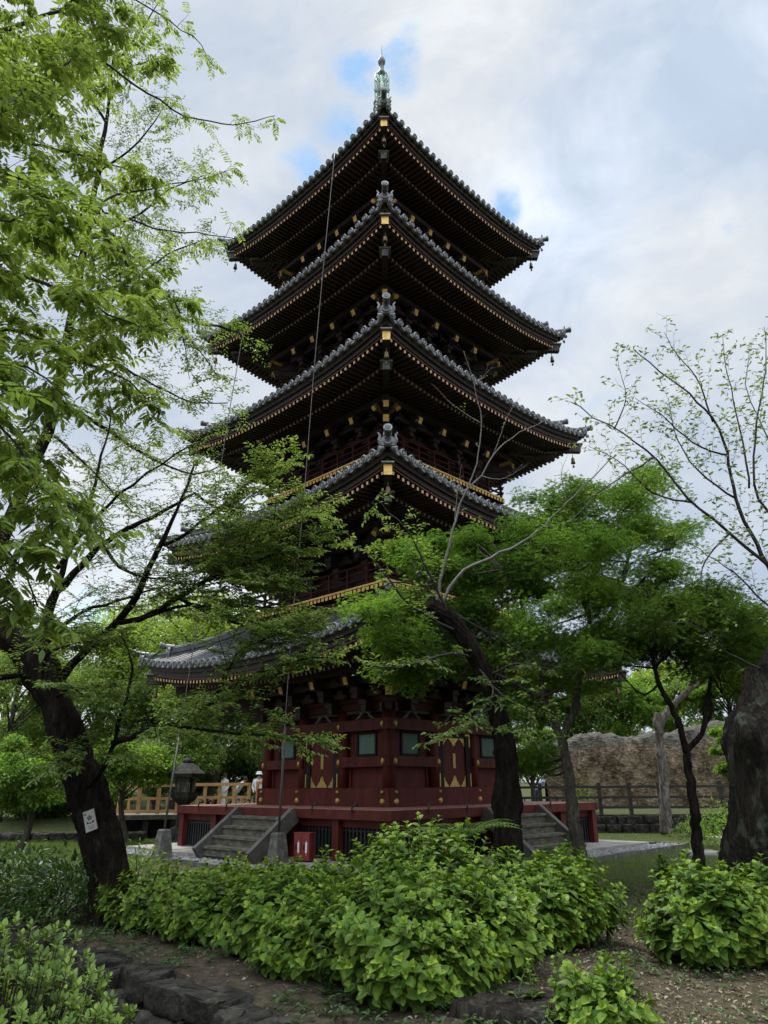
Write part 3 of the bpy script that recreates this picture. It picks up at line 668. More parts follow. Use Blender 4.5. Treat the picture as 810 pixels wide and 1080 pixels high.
# ------------------------------------------------------------------ leaf kit
def leaf_tpl(w=.45, fold=.10, droop=.18):
    h = w / 2
    v = np.array([(0,0,0),(0,.34,0),(0,.70,0),(0,1,0),(-h,.36,fold),(-h*.74,.72,fold*.8),(h,.36,fold),(h*.74,.72,fold*.8)], float)
    v[:, 2] -= droop * v[:, 1] ** 2
    f = np.array([(0,1,4),(1,2,5),(1,5,4),(2,3,5),(0,6,1),(1,6,7),(1,7,2),(2,7,3)]); return v, f
def diamond(w=.5, fold=.08):
    return np.array([(0,0,0),(w/2,.5,fold),(0,1,-.05),(-w/2,.5,fold)], float), np.array([(0,1,2),(0,2,3)])
def palm_leaf():
    v, f = [], []
    for i, (a, L) in enumerate(((-72, .72), (-36, .92), (0, 1.0), (36, .92), (72, .72))):
        c, sn = math.cos(R(a)), math.sin(R(a)); b = len(v)
        for x, y, z in ((0, 0, 0), (.11, .48, .04), (0, 1, -.12), (-.11, .48, .04)):
            x *= L; y *= L; v.append((x * c + y * sn, -x * sn + y * c, z))
        f += [(b, b + 1, b + 2), (b, b + 2, b + 3)]
    return np.array(v), np.array(f)
def broad_leaf(w=.72, droop=.30):
    ys, ws = np.array((0, .16, .42, .70, .90, 1.0)), np.array((.02, .62, 1.0, .86, .42, .04)) * w / 2; v, f = [], []
    for y, h in zip(ys, ws):
        z = -droop * y * y; v += [(-h, y, z + h * .32), (0, y, z), (h, y, z + h * .32)]
    for i in range(5):
        b = i * 3; f += [(b, b+1, b+4), (b, b+4, b+3), (b+1, b+2, b+5), (b+1, b+5, b+4)]
    return np.array(v, float), np.array(f)
LEAF, HYD, DIA, PALM = leaf_tpl(.42), broad_leaf(), diamond(.55), palm_leaf()
PINNA = leaf_tpl(.36, .05, .12)
def unit(a): return a / (np.linalg.norm(a, axis=-1, keepdims=True) + 1e-9)
def put_leaves(mb, tpl, pos, d, nrm, sc, m=0):
    pos = np.asarray(pos, float); d = unit(np.asarray(d, float)); x = unit(np.cross(d, nrm)); nn = np.cross(x, d)
    rot = np.stack([x, d, nn], -1); scatter(mb, tpl[0], tpl[1], pos, rot, np.asarray(sc, float), m)
def bend(p, d, L, r, n=5, wander=.25, trop=(0, 0, 0)):
    d = unit(np.asarray(d, float)); pts = [np.asarray(p, float)]; st = L / n
    for i in range(n):
        d = unit(d + r.normal(0, wander, 3) * .6 + np.asarray(trop) / n); pts.append(pts[-1] + d * st)
    return np.array(pts)
def resample(path, n):
    path = np.asarray(path, float); s_ = np.concatenate([[0], np.cumsum(np.linalg.norm(np.diff(path, axis=0), axis=1))])
    t = np.linspace(0, s_[-1], n)
    # smooth through the corners (Catmull-Rom)
    k = len(path); out = []
    for x in t:
        i = min(max(np.searchsorted(s_, x) - 1, 0), k - 2); f = (x - s_[i]) / (s_[i + 1] - s_[i] + 1e-9)
        p0, p1, p2, p3 = path[max(i - 1, 0)], path[i], path[i + 1], path[min(i + 2, k - 1)]
        out.append(.5 * (2 * p1 + (p2 - p0) * f + (2 * p0 - 5 * p1 + 4 * p2 - p3) * f * f + (3 * p1 - p0 - 3 * p2 + p3) * f ** 3))
    return np.array(out)
def pathpt(path, t):
    x = t * (len(path) - 1); i = min(int(x), len(path) - 2); f = x - i
    return path[i] * (1 - f) + path[i + 1] * f, unit(path[i + 1] - path[i])
def pxpath(rows):  # rows of (px, py, distance)
    return np.array([P(*q) for q in rows])
def limb(mb, path, r0, r1, r, n=None, sides=7, m=0, knots=.06, taper=1.0):
    n = n or max(6, len(path) * 3); pts = resample(path, n)
    L = np.linalg.norm(pts[-1] - pts[0]); pts[1:-1] += r.normal(0, .012 * min(L, 3) / 3, (n - 2, 3))
    rad = r1 + (r0 - r1) * (1 - np.linspace(0, 1, n)) ** taper
    mb.tube(pts, rad * (1 + r.normal(0, knots, n)), sides, m); return pts
def sprout(mb, path, r, n, L, t0=.15, t1=1.0, flat=.5, ang=(35, 75), rad=.012, trop=(0, 0, .1), sub=3, subL=.45, segs=5, sides=4, m=0, up=(0, 0, 1), wander=.22, pw=.5):
    """twigs along a limb, each with side twigs; returns the twig polylines that carry leaves"""
    out = []
    for i in range(n):
        t = t0 + (t1 - t0) * ((i + r.uniform(0, 1)) / n); p, d = pathpt(path, min(t, .999))
        side = unit(np.cross(d, up)) * (1 if i % 2 else -1); a = R(r.uniform(*ang))
        off = unit(side + np.array((0, 0, r.normal(.1, flat))))
        dd = d * math.cos(a) + off * math.sin(a); LL = L * r.uniform(.55, 1.15) * (1 - pw * t)
        tw = bend(p, dd, LL, r, segs, wander, trop); mb.tube(tw, np.linspace(rad * LL / L, rad * .25, len(tw)), sides, m, False); out.append(tw)
        for j in range(sub):
            tt = r.uniform(.25, .97); p2, d2 = pathpt(tw, tt); sd = unit(np.cross(d2, up)) * (1 if j % 2 else -1)
            a2 = R(r.uniform(30, 65)); d3 = d2 * math.cos(a2) + unit(sd + np.array((0, 0, r.normal(0, flat)))) * math.sin(a2)
            tw2 = bend(p2, d3, LL * subL * r.uniform(.6, 1.2), r, 4, wander, trop); mb.tube(tw2, np.linspace(rad * .45, rad * .2, len(tw2)), 3, m, False); out.append(tw2)
    return out
def dress(mb, twigs, r, per_m, size, tpl, m=0, start=.15, lift=.9, jit=.35, droop=-.15, keep=1.0, spread=(40, 75)):
    """alternate leaves along twigs"""
    Ps, Ds, Ns = [], [], []
    for tw in twigs:
        if r.uniform() > keep: continue
        L = np.linalg.norm(np.diff(tw, axis=0), axis=1).sum(); k = max(2, int(L * per_m))
        for i in range(k):
            t = start + (1 - start) * (i + r.uniform(.2, .8)) / k; p, d = pathpt(tw, min(t, .999))
            side = unit(np.cross(d, (0, 0, 1))) * (1 if i % 2 else -1); a = R(r.uniform(*spread)) * (.4 if t > .93 else 1)
            Ps.append(p); Ds.append(d * math.cos(a) + side * math.sin(a) + np.array((0, 0, droop + r.normal(0, .2)))); Ns.append(np.array((0, 0, lift)) + r.normal(0, jit, 3))
    if Ps: put_leaves(mb, tpl, np.array(Ps), np.array(Ds), np.array(Ns), size * r.uniform(.65, 1.2, len(Ps)), m)
def clumps(mb, r, C, rx, rz, n, size, tpl, m=0, tilt=.45, shell=.55):
    """leafy layers: each clump a flattened cloud of leaves"""
    for c, a, b in zip(C, np.broadcast_to(rx, len(C)), np.broadcast_to(rz, len(C))):
        k = int(n * r.uniform(.7, 1.3)); v = unit(r.normal(size=(k, 3))); rad = r.uniform(0, 1, k) ** shell
        lump = 1 + .25 * np.sin(v[:, 0] * 4 + c[0]) + .22 * np.sin(v[:, 1] * 5 + c[1] * 3)
        p = c + v * (rad * lump)[:, None] * (a, a, b)
        p[:, 2] -= .25 * b * ((p[:, 0] - c[0]) ** 2 + (p[:, 1] - c[1]) ** 2) / (a * a)
        d = v * (1, 1, .3) + r.normal(0, .5, (k, 3)) + (0, 0, -.25)
        put_leaves(mb, tpl, p, d, np.array((0, 0, 1.0)) + r.normal(0, tilt, (k, 3)), size * r.uniform(.6, 1.25, k), m)
def tree(name, label, group=None): 
    o = empty(name); tag(o, label, 'tree', group); return o
def place_root(o, p):
    """put the thing's origin at its foot"""
    p = Vector(p); o.location = p
    for c in o.children: c.location = Vector(c.location) - p
# ------------------------------------------------------------------ trees near the camera
# (A) tree with pinnate leaves reaching in from the left
r = np.random.default_rng(21); A = tree('pinnate_leaved_tree', 'bright green tree with long feathered leaves reaching in at the upper left edge')
tk = MB(); trunk_p = [(-5.6, 5.2, 0), (-5.5, 5.3, 2.5), (-5.3, 5.4, 5), (-5.35, 5.4, 8), (-5.2, 5.3, 12)]
limb(tk, trunk_p, .26, .10, r, 20, 12); tk.build('trunk', M['bark_black'], A, True)
LA = [([(-60,480,5.5),(0,475,5.6),(40,510,5.6),(90,545,5.8)], .03, 0), ([(-70,190,5.6),(0,180,6),(40,205,6.2),(90,228,6.4),(118,245,6.4),(140,285,6.5),(170,305,6.5),(190,330,6.6)], .035, 1), ([(-60,140,6.4),(0,145,6.8),(60,158,7),(112,172,7.2),(160,190,7.4)], .03, 0),
      ([(-60,120,5),(0,112,5.2),(30,92,5.5),(80,60,5.8),(120,30,6)], .03, 0), ([(100,60,7),(140,88,7.5),(190,120,8),(238,130,8.2),(268,128,8.3),(290,122,8.4)], .022, 2), ([(90,-20,7),(160,10,7.4),(192,32,7.6),(208,42,7.7),(225,70,7.8)], .02, 2),
      ([(110,210,7),(165,198,7.4),(215,188,7.6),(245,178,7.7)], .016, 2), ([(100,225,7),(175,243,7.5),(215,246,7.8),(250,252,8)], .02, 2), ([(-70,300,5.2),(0,285,5.4),(50,300,5.6),(110,330,5.8),(150,345,6)], .03, 0),
      ([(-60,40,5.2),(0,30,5.4),(60,10,5.6),(130,-30,6)], .03, 0), ([(-60,400,4.6),(0,385,4.8),(40,395,5),(70,420,5.1)], .025, 3), ([(-80,440,4.0),(-10,440,4.2),(30,490,4.3),(48,540,4.4)], .02, 3), ([(-80,540,4.0),(-20,555,4.2),(20,590,4.3),(40,640,4.4)], .02, 3), ([(-70,230,4.2),(0,235,4.4),(40,225,4.6),(80,240,4.8)], .02, 0), ([(-60,345,5.8),(20,350,6),(80,380,6.2),(130,400,6.4),(160,430,6.5)], .025, 1), ([(-60,80,7),(40,70,7.4),(110,75,7.6),(170,60,7.8)], .025, 0), ([(-60,250,7.4),(40,255,7.6),(110,290,7.8),(150,330,7.9)],.025,1)]
wd, cr = MB(), MB(); ST = []; BASE = []; TRK = resample(np.array(trunk_p, float), 40)
for rows, rad, kd in sorted(LA, key=lambda q: q[0][0][0]):
    pp = pxpath(rows)
    if rows[0][0] < 0:      # springs from the trunk
        q = TRK[np.argmin(np.abs(TRK[:, 2] - (pp[0][2] - .7)))]; pp = np.vstack([q, (q + pp[0]) / 2 + (0, 0, .12), pp])
    else:                   # springs from the nearest larger limb
        bs = np.vstack(BASE); q = bs[np.argmin(((bs - pp[0]) ** 2).sum(1))]; pp = np.vstack([q, pp])
    pth = limb(wd, pp, rad * (1.3 if rows[0][0] < 0 else 1), rad * .25, r, None, 6); BASE.append(pth)
    nt_ = {0: 27, 1: 25, 2: 8, 3: 24}[kd]
    ST.append((sprout(wd, pth, r, nt_, {0: .75, 1: .6, 2: .38, 3: .5}[kd], .28 if kd != 2 else .3, 1, .8, (25, 80), .007, (0, 0, -.25), 2 if kd != 2 else 1, .5), kd))
def compound(cb, r, p, d, L, nl, m=0, sz=.075):
    ax = bend(p, d, L, r, 5, .10, (0, 0, -.55)); wd.tube(ax, [.0028, .002, .002, .0015, .0012, .001], 3, 0, False)
    Ps, Ds, Ns = [], [], []
    for i in range(nl):
        t = .16 + .84 * i / nl
        q, dd = pathpt(ax, min(t, .999)); sd = unit(np.cross(dd, (0, 0, 1)) + 1e-6)
        for sg in (-1, 1):
            Ps.append(q); Ds.append(dd * .35 + sd * sg * .9 + np.array((0, 0, -.30)) + r.normal(0, .12, 3)); Ns.append(np.array((0, 0, 1)) + r.normal(0, .22, 3))
    Ps.append(ax[-1]); Ds.append(ax[-1] - ax[-2]); Ns.append(np.array((0, 0, 1.)))
    put_leaves(cb, PINNA, np.array(Ps), np.array(Ds), np.array(Ns), sz * r.uniform(.75, 1.15, len(Ps)), m)
for tws, kd in ST:
    for tw in tws:
        L = np.linalg.norm(np.diff(tw, axis=0), axis=1).sum(); k = max(2, int(L * (7.6 if kd != 2 else 9)))
        for i in range(k):
            p, d = pathpt(tw, min(.2 + .8 * (i + r.uniform()) / k, .999)); sd = unit(np.cross(d, (0, 0, 1))) * (1 if i % 2 else -1)
            compound(cr, r, p, d * .5 + sd * .8 + np.array((0, 0, r.normal(0, .3))), r.uniform(.16, .30), int(r.integers(5, 8)), 0, (r.uniform(.085, .115) if kd != 3 else r.uniform(.095, .13)) if kd != 2 else .07)
wd.build('branches', M['twig'], A, True); cr.build('crown', M['leaf_pinnate'], A); place_root(A, trunk_p[0])

# (B) old leaning tree with the white plaque
r = np.random.default_rng(22); B = tree('leaning_cherry_tree', 'old dark tree leaning sharply over the shrubs, white plaque nailed to its trunk')
YB = 10.8
tp_ = pxpath([(126,985,YB),(118,940,YB),(108,890,YB),(92,835,YB),(74,785,YB),(58,740,YB),(38,700,YB),(12,668,YB),(-30,640,YB)])
tk = MB(); pts = resample(tp_, 110); rad = np.interp(np.linspace(0, 1, 110), [0, .12, .3, .6, .8, 1], [.40, .28, .255, .24, .26, .20])
a_ = np.arange(14) * 2 * math.pi / 14
tk.tube(pts, rad * (1 + .06 * np.sin(np.arange(110) * .35) + r.normal(0, .012, 110)), 40, 0, True, .13, 1.0); 
for _ in range(9):   # burrs and root flare
    i = int(r.integers(9, 104)); a = r.uniform(0, 6.28); c = pts[i] + np.array((math.cos(a), math.sin(a) * .6, 0)) * rad[i] * .75; tk.tube([c - (0, 0, .16), c, c + (0, 0, .16)], [.04, .13, .03], 8, 0)
for a in (-.4, .8, 2.2, 3.6, 4.9): tk.tube([pts[2] + (0, 0, .3), pts[0] + np.array((math.cos(a) * .55, math.sin(a) * .5, .0)), pts[0] + np.array((math.cos(a) * .95, math.sin(a) * .9, -.12))], [.22, .17, .06], 8, 0)
tk.build('trunk', M['bark_black'], B, True)
LB = [([(38,700,YB),(45,672,10.7),(55,632,10.6),(74,609,10.5),(107,575,10.4),(159,546,10.3),(205,520,10.2)], .085, 0, 9),
      ([(60,720,YB),(85,692,10.6),(122,657,10.4),(144,627,10.2),(170,575,10.0),(192,527,9.9),(205,490,9.9)], .075, 0, 10),
      ([(122,657,10.4),(155,650,10.3),(189,631,10.1),(237,601,9.9),(290,585,9.8),(345,572,9.7)], .05, 1, 13), ([(170,575,10),(200,560,9.9),(259,512,9.8),(285,490,9.8)], .03, 1, 7), ([(145,655,10.3),(190,640,10.2),(250,640,10.1),(300,640,10)], .03, 1, 8),
      ([(92,830,10.6),(106,815,10.4),(121,780,10.2),(138,714,10),(137,690,10),(128,668,10)], .04, 2, 7), ([(119,784,10.2),(154,772,10),(180,764,9.9),(225,740,9.8),(257,717,9.7),(300,700,9.6),(350,690,9.5)], .045, 1, 14), ([(180,764,9.9),(230,772,9.8),(280,775,9.7),(340,782,9.6)], .025, 1, 8),
      ([(58,735,YB),(25,712,10.6),(0,715,10.5),(-50,700,10.4)], .07, 2, 5), ([(55,632,10.6),(70,590,10.8),(95,530,11),(110,470,11.2),(120,430,11.4)], .05, 0, 9), ([(107,575,10.4),(130,600,10.3),(165,610,10.1),(215,600,10)], .03, 0, 8),
      ([(205,520,10.2),(240,540,10),(270,520,9.9),(300,500,9.8)], .02, 1, 6), ([(190,631,10.1),(240,655,10),(290,665,9.9),(330,668,9.8)], .03, 1, 9), ([(60,600,10.6),(100,545,10.6),(150,505,10.6),(200,470,10.6),(240,450,10.6)], .035, 0, 9), ([(40,690,10.7),(80,650,10.5),(130,632,10.3),(180,615,10.2)],.04,0,8), ([(60,735,10.5),(75,725,10.2),(90,735,10.0),(110,750,9.9)],.02,1,7), ([(45,710,10.5),(50,690,10.2),(75,680,10.0),(105,675,9.9)],.02,1,8), ([(85,800,10.5),(95,795,10.2),(80,805,10.0),(60,800,9.9)],.015,1,6), ([(237,601,9.9),(280,560,9.8),(310,545,9.7),(340,540,9.7)],.02,1,8), ([(192,600,10),(230,580,9.9),(270,575,9.8),(310,590,9.7)],.02,1,10), ([(190,631,10.1),(225,610,9.9),(260,620,9.8),(300,612,9.7)],.02,1,10), ([(225,740,9.8),(250,690,9.7),(290,670,9.6),(335,655,9.5)],.022,1,10)]
wd, cr = MB(), MB()
for rows, rad, kd, nt_ in LB:
    pth = limb(wd, pxpath(rows), rad, rad * .22, r, None, 7)
    tw = sprout(wd, pth, r, int(nt_ * 2.0), {0: 1.05, 1: .95, 2: .8}[kd], .15, 1, .18, (30, 75), .008, (0, 0, .05), 6, .55)
    dress(cr, tw, r, {0: 26, 1: 42, 2: 34}[kd], {0: .06, 1: .078, 2: .07}[kd], LEAF, 0, .1, .9, .3)
wd.build('branches', M['bark_black'], B, True); cr.build('crown', M['leaf_fine'], B); place_root(B, pts[0])
pl = empty('plaque')
c = P(99, 866, YB); n_ = unit(np.array((0, EYE)) - 0) if False else None
s = MB(); s.box((-.10, -.006, -.17), (.10, .006, .17), 0); s.box((-.092, -.009, -.162), (.092, -.0062, .162), 1)
s.build('board', [M['stone'], M['plaque']], pl); pl.scale = (.8, .8, .82)
s = MB()
for i in range(5):
    a = R(90 + 72 * i); s.add([(0 + .0 , -.0105, .045)] + [(.040 * math.cos(a + b_), -.0105, .045 + .040 * math.sin(a + b_)) for b_ in (-.45, -.2, .2, .45)], [(0, 1, 2, 3, 4)], 0)
for sg in (-1, 1): s.box((sg * .045 - .016, -.0105, -.045), (sg * .045 + .016, -.0095, -.012), 0)
s.box((-.02, -.0105, -.05), (.02, -.0095, -.03), 0)
for z in (-.085, -.105, -.125): s.box((-.055, -.0105, z - .0035), (.055, -.0095, z + .0035), 1)
s.box((-.085, -.0105, .10), (-.045, -.0095, .13), 1)
s.build('emblem', [M['iron'], M['stone']], pl)
i = int(np.argmin(np.abs(pts[:, 2] - c[2]))); cc = pts[i]
vd = unit(np.array((-cc[0], -cc[1], 0.0)) + np.array((-.28, 0, 0)) * 10); loc = cc + vd * .292
pl.location = loc; pl.rotation_euler = (R(-8), R(-20), math.atan2(vd[0], -vd[1]) * 1.0)
tag(pl, 'small white plaque with a dark emblem fixed to the leaning tree trunk', 'sign')

# (B2) slender tall tree behind it
r = np.random.default_rng(23); B2 = tree('slender_tree', 'slim dark tree rising behind the leaning trunk, its airy crown against the sky')
Y2 = 14.0; wd, cr = MB(), MB()
tp_ = pxpath([(-110,890,Y2),(-85,780,Y2),(-28,640,Y2),(32,500,Y2),(60,420,Y2),(72,350,Y2),(86,280,Y2),(100,200,Y2),(112,130,Y2),(120,60,Y2)])
tk = MB(); tpts = limb(tk, tp_, .20, .03, r, 30, 10); tk.build('trunk', M['bark_black'], B2, True)
LB2 = [([(62,425,Y2),(100,445,13.7),(150,478,13.4),(200,500,13.2),(235,490,13)], .06, 10), ([(72,352,Y2),(120,346,13.7),(178,337,13.4),(237,346,13),(262,360,12.8)], .07, 14), ([(66,400,Y2),(40,440,14),(10,470,14)], .05, 8), ([(80,310,Y2),(130,300,13.7),(175,270,13.4),(215,252,13.2)], .05, 12), ([(92,250,Y2),(140,230,13.6),(180,200,13.4),(215,185,13.2)], .045, 10), ([(86,290,Y2),(50,250,14),(20,220,14)], .045, 9),
       ([(105,180,Y2),(145,150,13.8),(175,110,13.6)], .04, 9), ([(112,130,Y2),(80,80,14.2),(50,40,14.4)], .04, 9), ([(58,460,Y2),(100,500,13.8),(140,540,13.6)], .04, 8), ([(75,345,Y2),(120,380,13.4),(160,405,13),(205,425,12.6),(240,425,12.4)], .045, 12), ([(120,70,Y2),(150,30,14),(170,0,14)], .04, 8), ([(178,337,13.4),(215,375,13),(230,400,12.8)], .02, 6), ([(88,280,Y2),(130,265,13.4),(165,300,13),(190,345,12.8),(200,400,12.7)], .03, 9)]
for rows, rad, nt_ in LB2:
    pth = limb(wd, pxpath(rows), rad, rad * .2, r, None, 6)
    tw = sprout(wd, pth, r, int(nt_ * 2.0), 1.2, .1, 1, .4, (30, 75), .008, (0, 0, .05), 6, .55); dress(cr, tw, r, 19, .085, LEAF, 0, .1, .8, .4)
wd.build('branches', M['bark_black'], B2, True); cr.build('crown', M['leaf_fine'], B2); place_root(B2, tp_[0])

# (D) cherry with a broken top in front of the pagoda
r = np.random.default_rng(24); D = tree('broken_cherry_tree', 'cherry tree with a dark bent trunk snapped off, thin shoots rising from the break')
YD = 12.5
tp_ = pxpath([(541,950,YD),(537,905,YD),(535,850,YD),(534,800,YD),(527,760,YD),(514,720,12.4),(500,690,12.3),(484,664,12.2),(468,648,12.1),(453,637,12.0)])
tk = MB(); pts = resample(tp_, 110); rad = np.interp(np.linspace(0, 1, 110), [0, .08, .3, .45, .7, .9, 1], [.31, .225, .21, .18, .14, .145, .135])
tk.tube(pts, rad * (1 + .06 * np.sin(np.arange(110) * .45) + r.normal(0, .012, 110)), 36, 0, True, .14, 2.0)
for _ in range(12):
    i = int(r.integers(8, 102)); a = r.uniform(0, 6.28); c = pts[i] + np.array((math.cos(a), math.sin(a) * .6, 0)) * rad[i] * .8; tk.tube([c - (0, 0, .10), c, c + (0, 0, .12)], [.03, .085, .02], 7, 0)
tk.build('trunk', M['bark_black'], D, True)
wd, cr, gy_ = MB(), MB(), MB()
for rows, rad in (([(462,640,12.1),(463,620,12.1),(470,590,12),(479,556,11.9),(489,521,11.8),(508,502,11.7),(521,479,11.6),(540,462,11.6),(573,444,11.5)], .032), ([(489,521,11.8),(502,490,11.7),(508,447,11.6),(499,405,11.5),(489,370,11.4)], .018), ([(508,447,11.6),(479,428,11.5),(460,409,11.4)], .012), ([(499,405,11.5),(512,395,11.5),(520,385,11.4)], .008), ([(479,556,11.9),(482,520,11.9),(487,490,11.8)], .011), ([(521,479,11.6),(535,440,11.5),(548,420,11.5)], .01),
                  ([(465,638,12.1),(485,605,12),(513,590,11.9),(545,575,11.8),(572,556,11.7),(598,530,11.6),(624,505,11.5),(650,480,11.4)], .036), ([(598,530,11.6),(592,500,11.5),(600,478,11.5)], .01), ([(572,556,11.7),(600,550,11.7),(620,530,11.7)], .01), ([(508,502,11.7),(530,505,11.7),(556,490,11.6)], .01)):
    pth = limb(gy_, pxpath(rows), rad * .85, rad * .22, r, None, 6, knots=.03)
    tw = sprout(gy_, pth, r, 4, .35, .3, 1, .7, (20, 50), .005, (0, 0, .3), 1, .5); dress(cr, tw[:2], r, 6, .05, LEAF, 0, .3)
gy_.build('bare_shoots', M['twig_grey'], D, True)
for rows, rad, nt_ in (([(486,668,12.2),(460,655,11.9),(430,635,11.6),(405,605,11.3),(385,580,11.1)], .03, 10), ([(500,692,12.3),(470,690,11.9),(440,700,11.6),(410,705,11.3),(385,700,11.1)], .028, 10), ([(476,655,12.1),(455,610,11.8),(430,560,11.5),(410,540,11.4),(395,525,11.3)], .025, 9),
                       ([(512,715,12.4),(545,700,12),(580,705,11.8),(612,700,11.6)], .025, 10), ([(520,745,12.4),(490,765,11.9),(470,775,11.6),(458,785,11.5)], .022, 10), ([(528,770,12.4),(550,775,11.8),(575,790,11.5),(585,770,11.4)], .02, 10), ([(505,705,12.3),(520,730,11.8),(500,755,11.5),(480,745,11.4)], .022, 9), ([(515,720,12.3),(540,740,11.8),(565,750,11.5),(560,720,11.4)], .02, 9)):
    pth = limb(wd, pxpath(rows), rad, rad * .25, r, None, 6)
    tw = sprout(wd, pth, r, int(nt_ * 1.2), .62, .2, 1, .3, (30, 75), .007, (0, 0, .0), 3, .5); dress(cr, tw, r, 24, .095, LEAF, 0, .1, .8, .35)
wd.build('branches', M['twig'], D, True); cr.build('crown', M['leaf_cherry'], D); place_root(D, pts[0])

def maple(T, r, trunk_rows, r0, limbs, blobs, mat, bark, tpl=PALM, size=.075, per=430, rz=.30):
    """trunk, limbs and horizontal layers of leaves; each layer hangs on a twig from the nearest limb"""
    tk, wd, cr = MB(), MB(), MB(); tp_ = pxpath(trunk_rows); pth0 = limb(tk, tp_, r0, r0 * .62, r, 24, 10, knots=.05); tk.build('trunk', bark, T, True)
    nodes = [pth0[len(pth0) * 2 // 3:]]
    for rows, ra in limbs: nodes.append(limb(wd, pxpath(rows), ra, ra * .3, r, None, 7))
    nd = np.vstack(nodes); C, RX, RZ_ = [], [], []
    for (px, py, Y, rx, dY, k) in blobs:       # k layers about that spot
        for _ in range(max(2, int(round(k * .8)))):
            c = P(px + r.normal(0, rx * .45), py + r.normal(0, rx * .22), Y + r.normal(0, dY)); C.append(c); RX.append(r.uniform(.30, .66)); RZ_.append(rz * r.uniform(.5, 1.35))
    for c, a in zip(C, RX):
        q = nd[np.argmin(((nd - c) ** 2).sum(1) + 1.5 * np.maximum(0, nd[:, 2] - c[2]))]; mid = (q + c) / 2 + r.normal(0, .12, 3) + (0, 0, -.05)
        wd.tube(resample([q, mid, c], 7), np.linspace(.022, .006, 7), 5, 0, False)
        for _ in range(6):
            a_ = r.uniform(0, 6.28); tw = bend(c, (math.cos(a_), math.sin(a_), -.05), a * r.uniform(.6, 1), r, 4, .2); wd.tube(tw, np.linspace(.006, .002, 5), 3, 0, False)
    clumps(cr, r, C, RX, RZ_, per, size, tpl, 0, .35, .6)
    wd.build('branches', bark, T, True); cr.build('crown', mat, T); place_root(T, tp_[0])
# (E) maple beside the right stair
r = np.random.default_rng(25); E = tree('spreading_maple_tree', 'full bright green maple with a slim forked trunk beside the right-hand stairs')
maple(E, r, [(616,945,13),(612,905,13),(604,855,13),(598,805,13),(593,780,13)], .125,
      [([(593,782,13),(580,752,13),(573,735,13),(568,700,13.2),(550,650,13.3),(530,600,13.2)], .07), ([(593,782,13),(603,755,13),(608,735,13.1),(613,710,13.2),(628,672,13.4),(648,640,13.5),(662,590,13.6),(668,540,13.6)], .075), ([(628,672,13.4),(610,620,13.5),(600,570,13.6),(598,530,13.6)], .04), ([(648,640,13.5),(680,610,13.6),(700,580,13.6)], .035), ([(568,700,13.2),(520,670,13.4),(470,640,13),(440,610,12.8)], .04), ([(573,735,13),(530,715,13.2),(480,690,13.0),(430,690,12.8)], .04), ([(613,710,13.2),(650,690,13.4),(690,670,13.6)], .035)],
      [(600,530,13.5,45,1.0,12), (655,520,13.6,40,1.0,11), (685,560,13.6,38,1.0,10), (575,560,13.4,45,1.0,12), (630,570,13.6,50,1.2,16), (540,600,13.6,45,1.0,14), (600,620,13.6,60,1.2,18), (660,620,13.6,50,1.1,14), (700,600,13.8,25,.8,5), (560,660,13.6,50,1.0,14), (505,640,14.0,40,.4,14), (465,600,13.8,30,.3,11), (445,640,13.6,32,.3,12), (415,670,12.8,30,.5,9), (435,700,13.5,35,.3,10), (490,690,13.9,40,.4,12), (440,575,13.4,26,.3,7), (400,640,12.8,20,.4,5), (610,680,13.5,50,1.1,13), (650,670,13.6,40,1.0,9), (580,720,13.2,40,.8,8), (545,750,14,30,.8,6), (500,575,14.2,25,.6,6), (682,500,13.6,16,.6,4), (560,800,14.5,22,.6,6)],
      M['leaf_maple'], M['bark_mid'])
# (F) thin forked maple
r = np.random.default_rng(26); Fm = tree('thin_forked_maple_tree', 'thin dark maple whose trunk forks into a V before the stone wall')
maple(Fm, r, [(739,930,12.2),(737,910,12.2),(733,860,12.2),(726,810,12.2),(724,792,12.2)], .095,
      [([(724,794,12.2),(718,770,12.2),(709,748,12.2),(698,728,12.2),(690,705,12.3),(686,680,12.4),(680,640,12.5)], .058), ([(724,794,12.2),(738,775,12.2),(744,758,12.2),(745,740,12.2),(750,715,12.2),(755,690,12.3),(770,650,12.4)], .05), ([(741,768,12.2),(750,752,12.2),(748,730,12.2),(751,712,12.2)], .03), ([(686,680,12.4),(660,668,12.5),(630,660,12.6)], .03), ([(690,705,12.3),(720,672,12.4),(740,650,12.5)], .03), ([(755,690,12.3),(790,680,12.4),(820,670,12.5)], .03)],
      [(690,650,12.4,40,.9,10), (730,640,12.4,40,.9,11), (775,650,12.5,40,.9,11), (800,680,12.5,25,.8,7), (665,675,12.5,30,.8,7), (710,680,12.4,40,.8,9), (755,685,12.4,35,.8,9), (735,628,12.6,26,.8,4), (640,690,12.7,25,.6,5), (780,710,12.6,25,.6,5)],
      M['leaf_dark'], M['bark_black'])
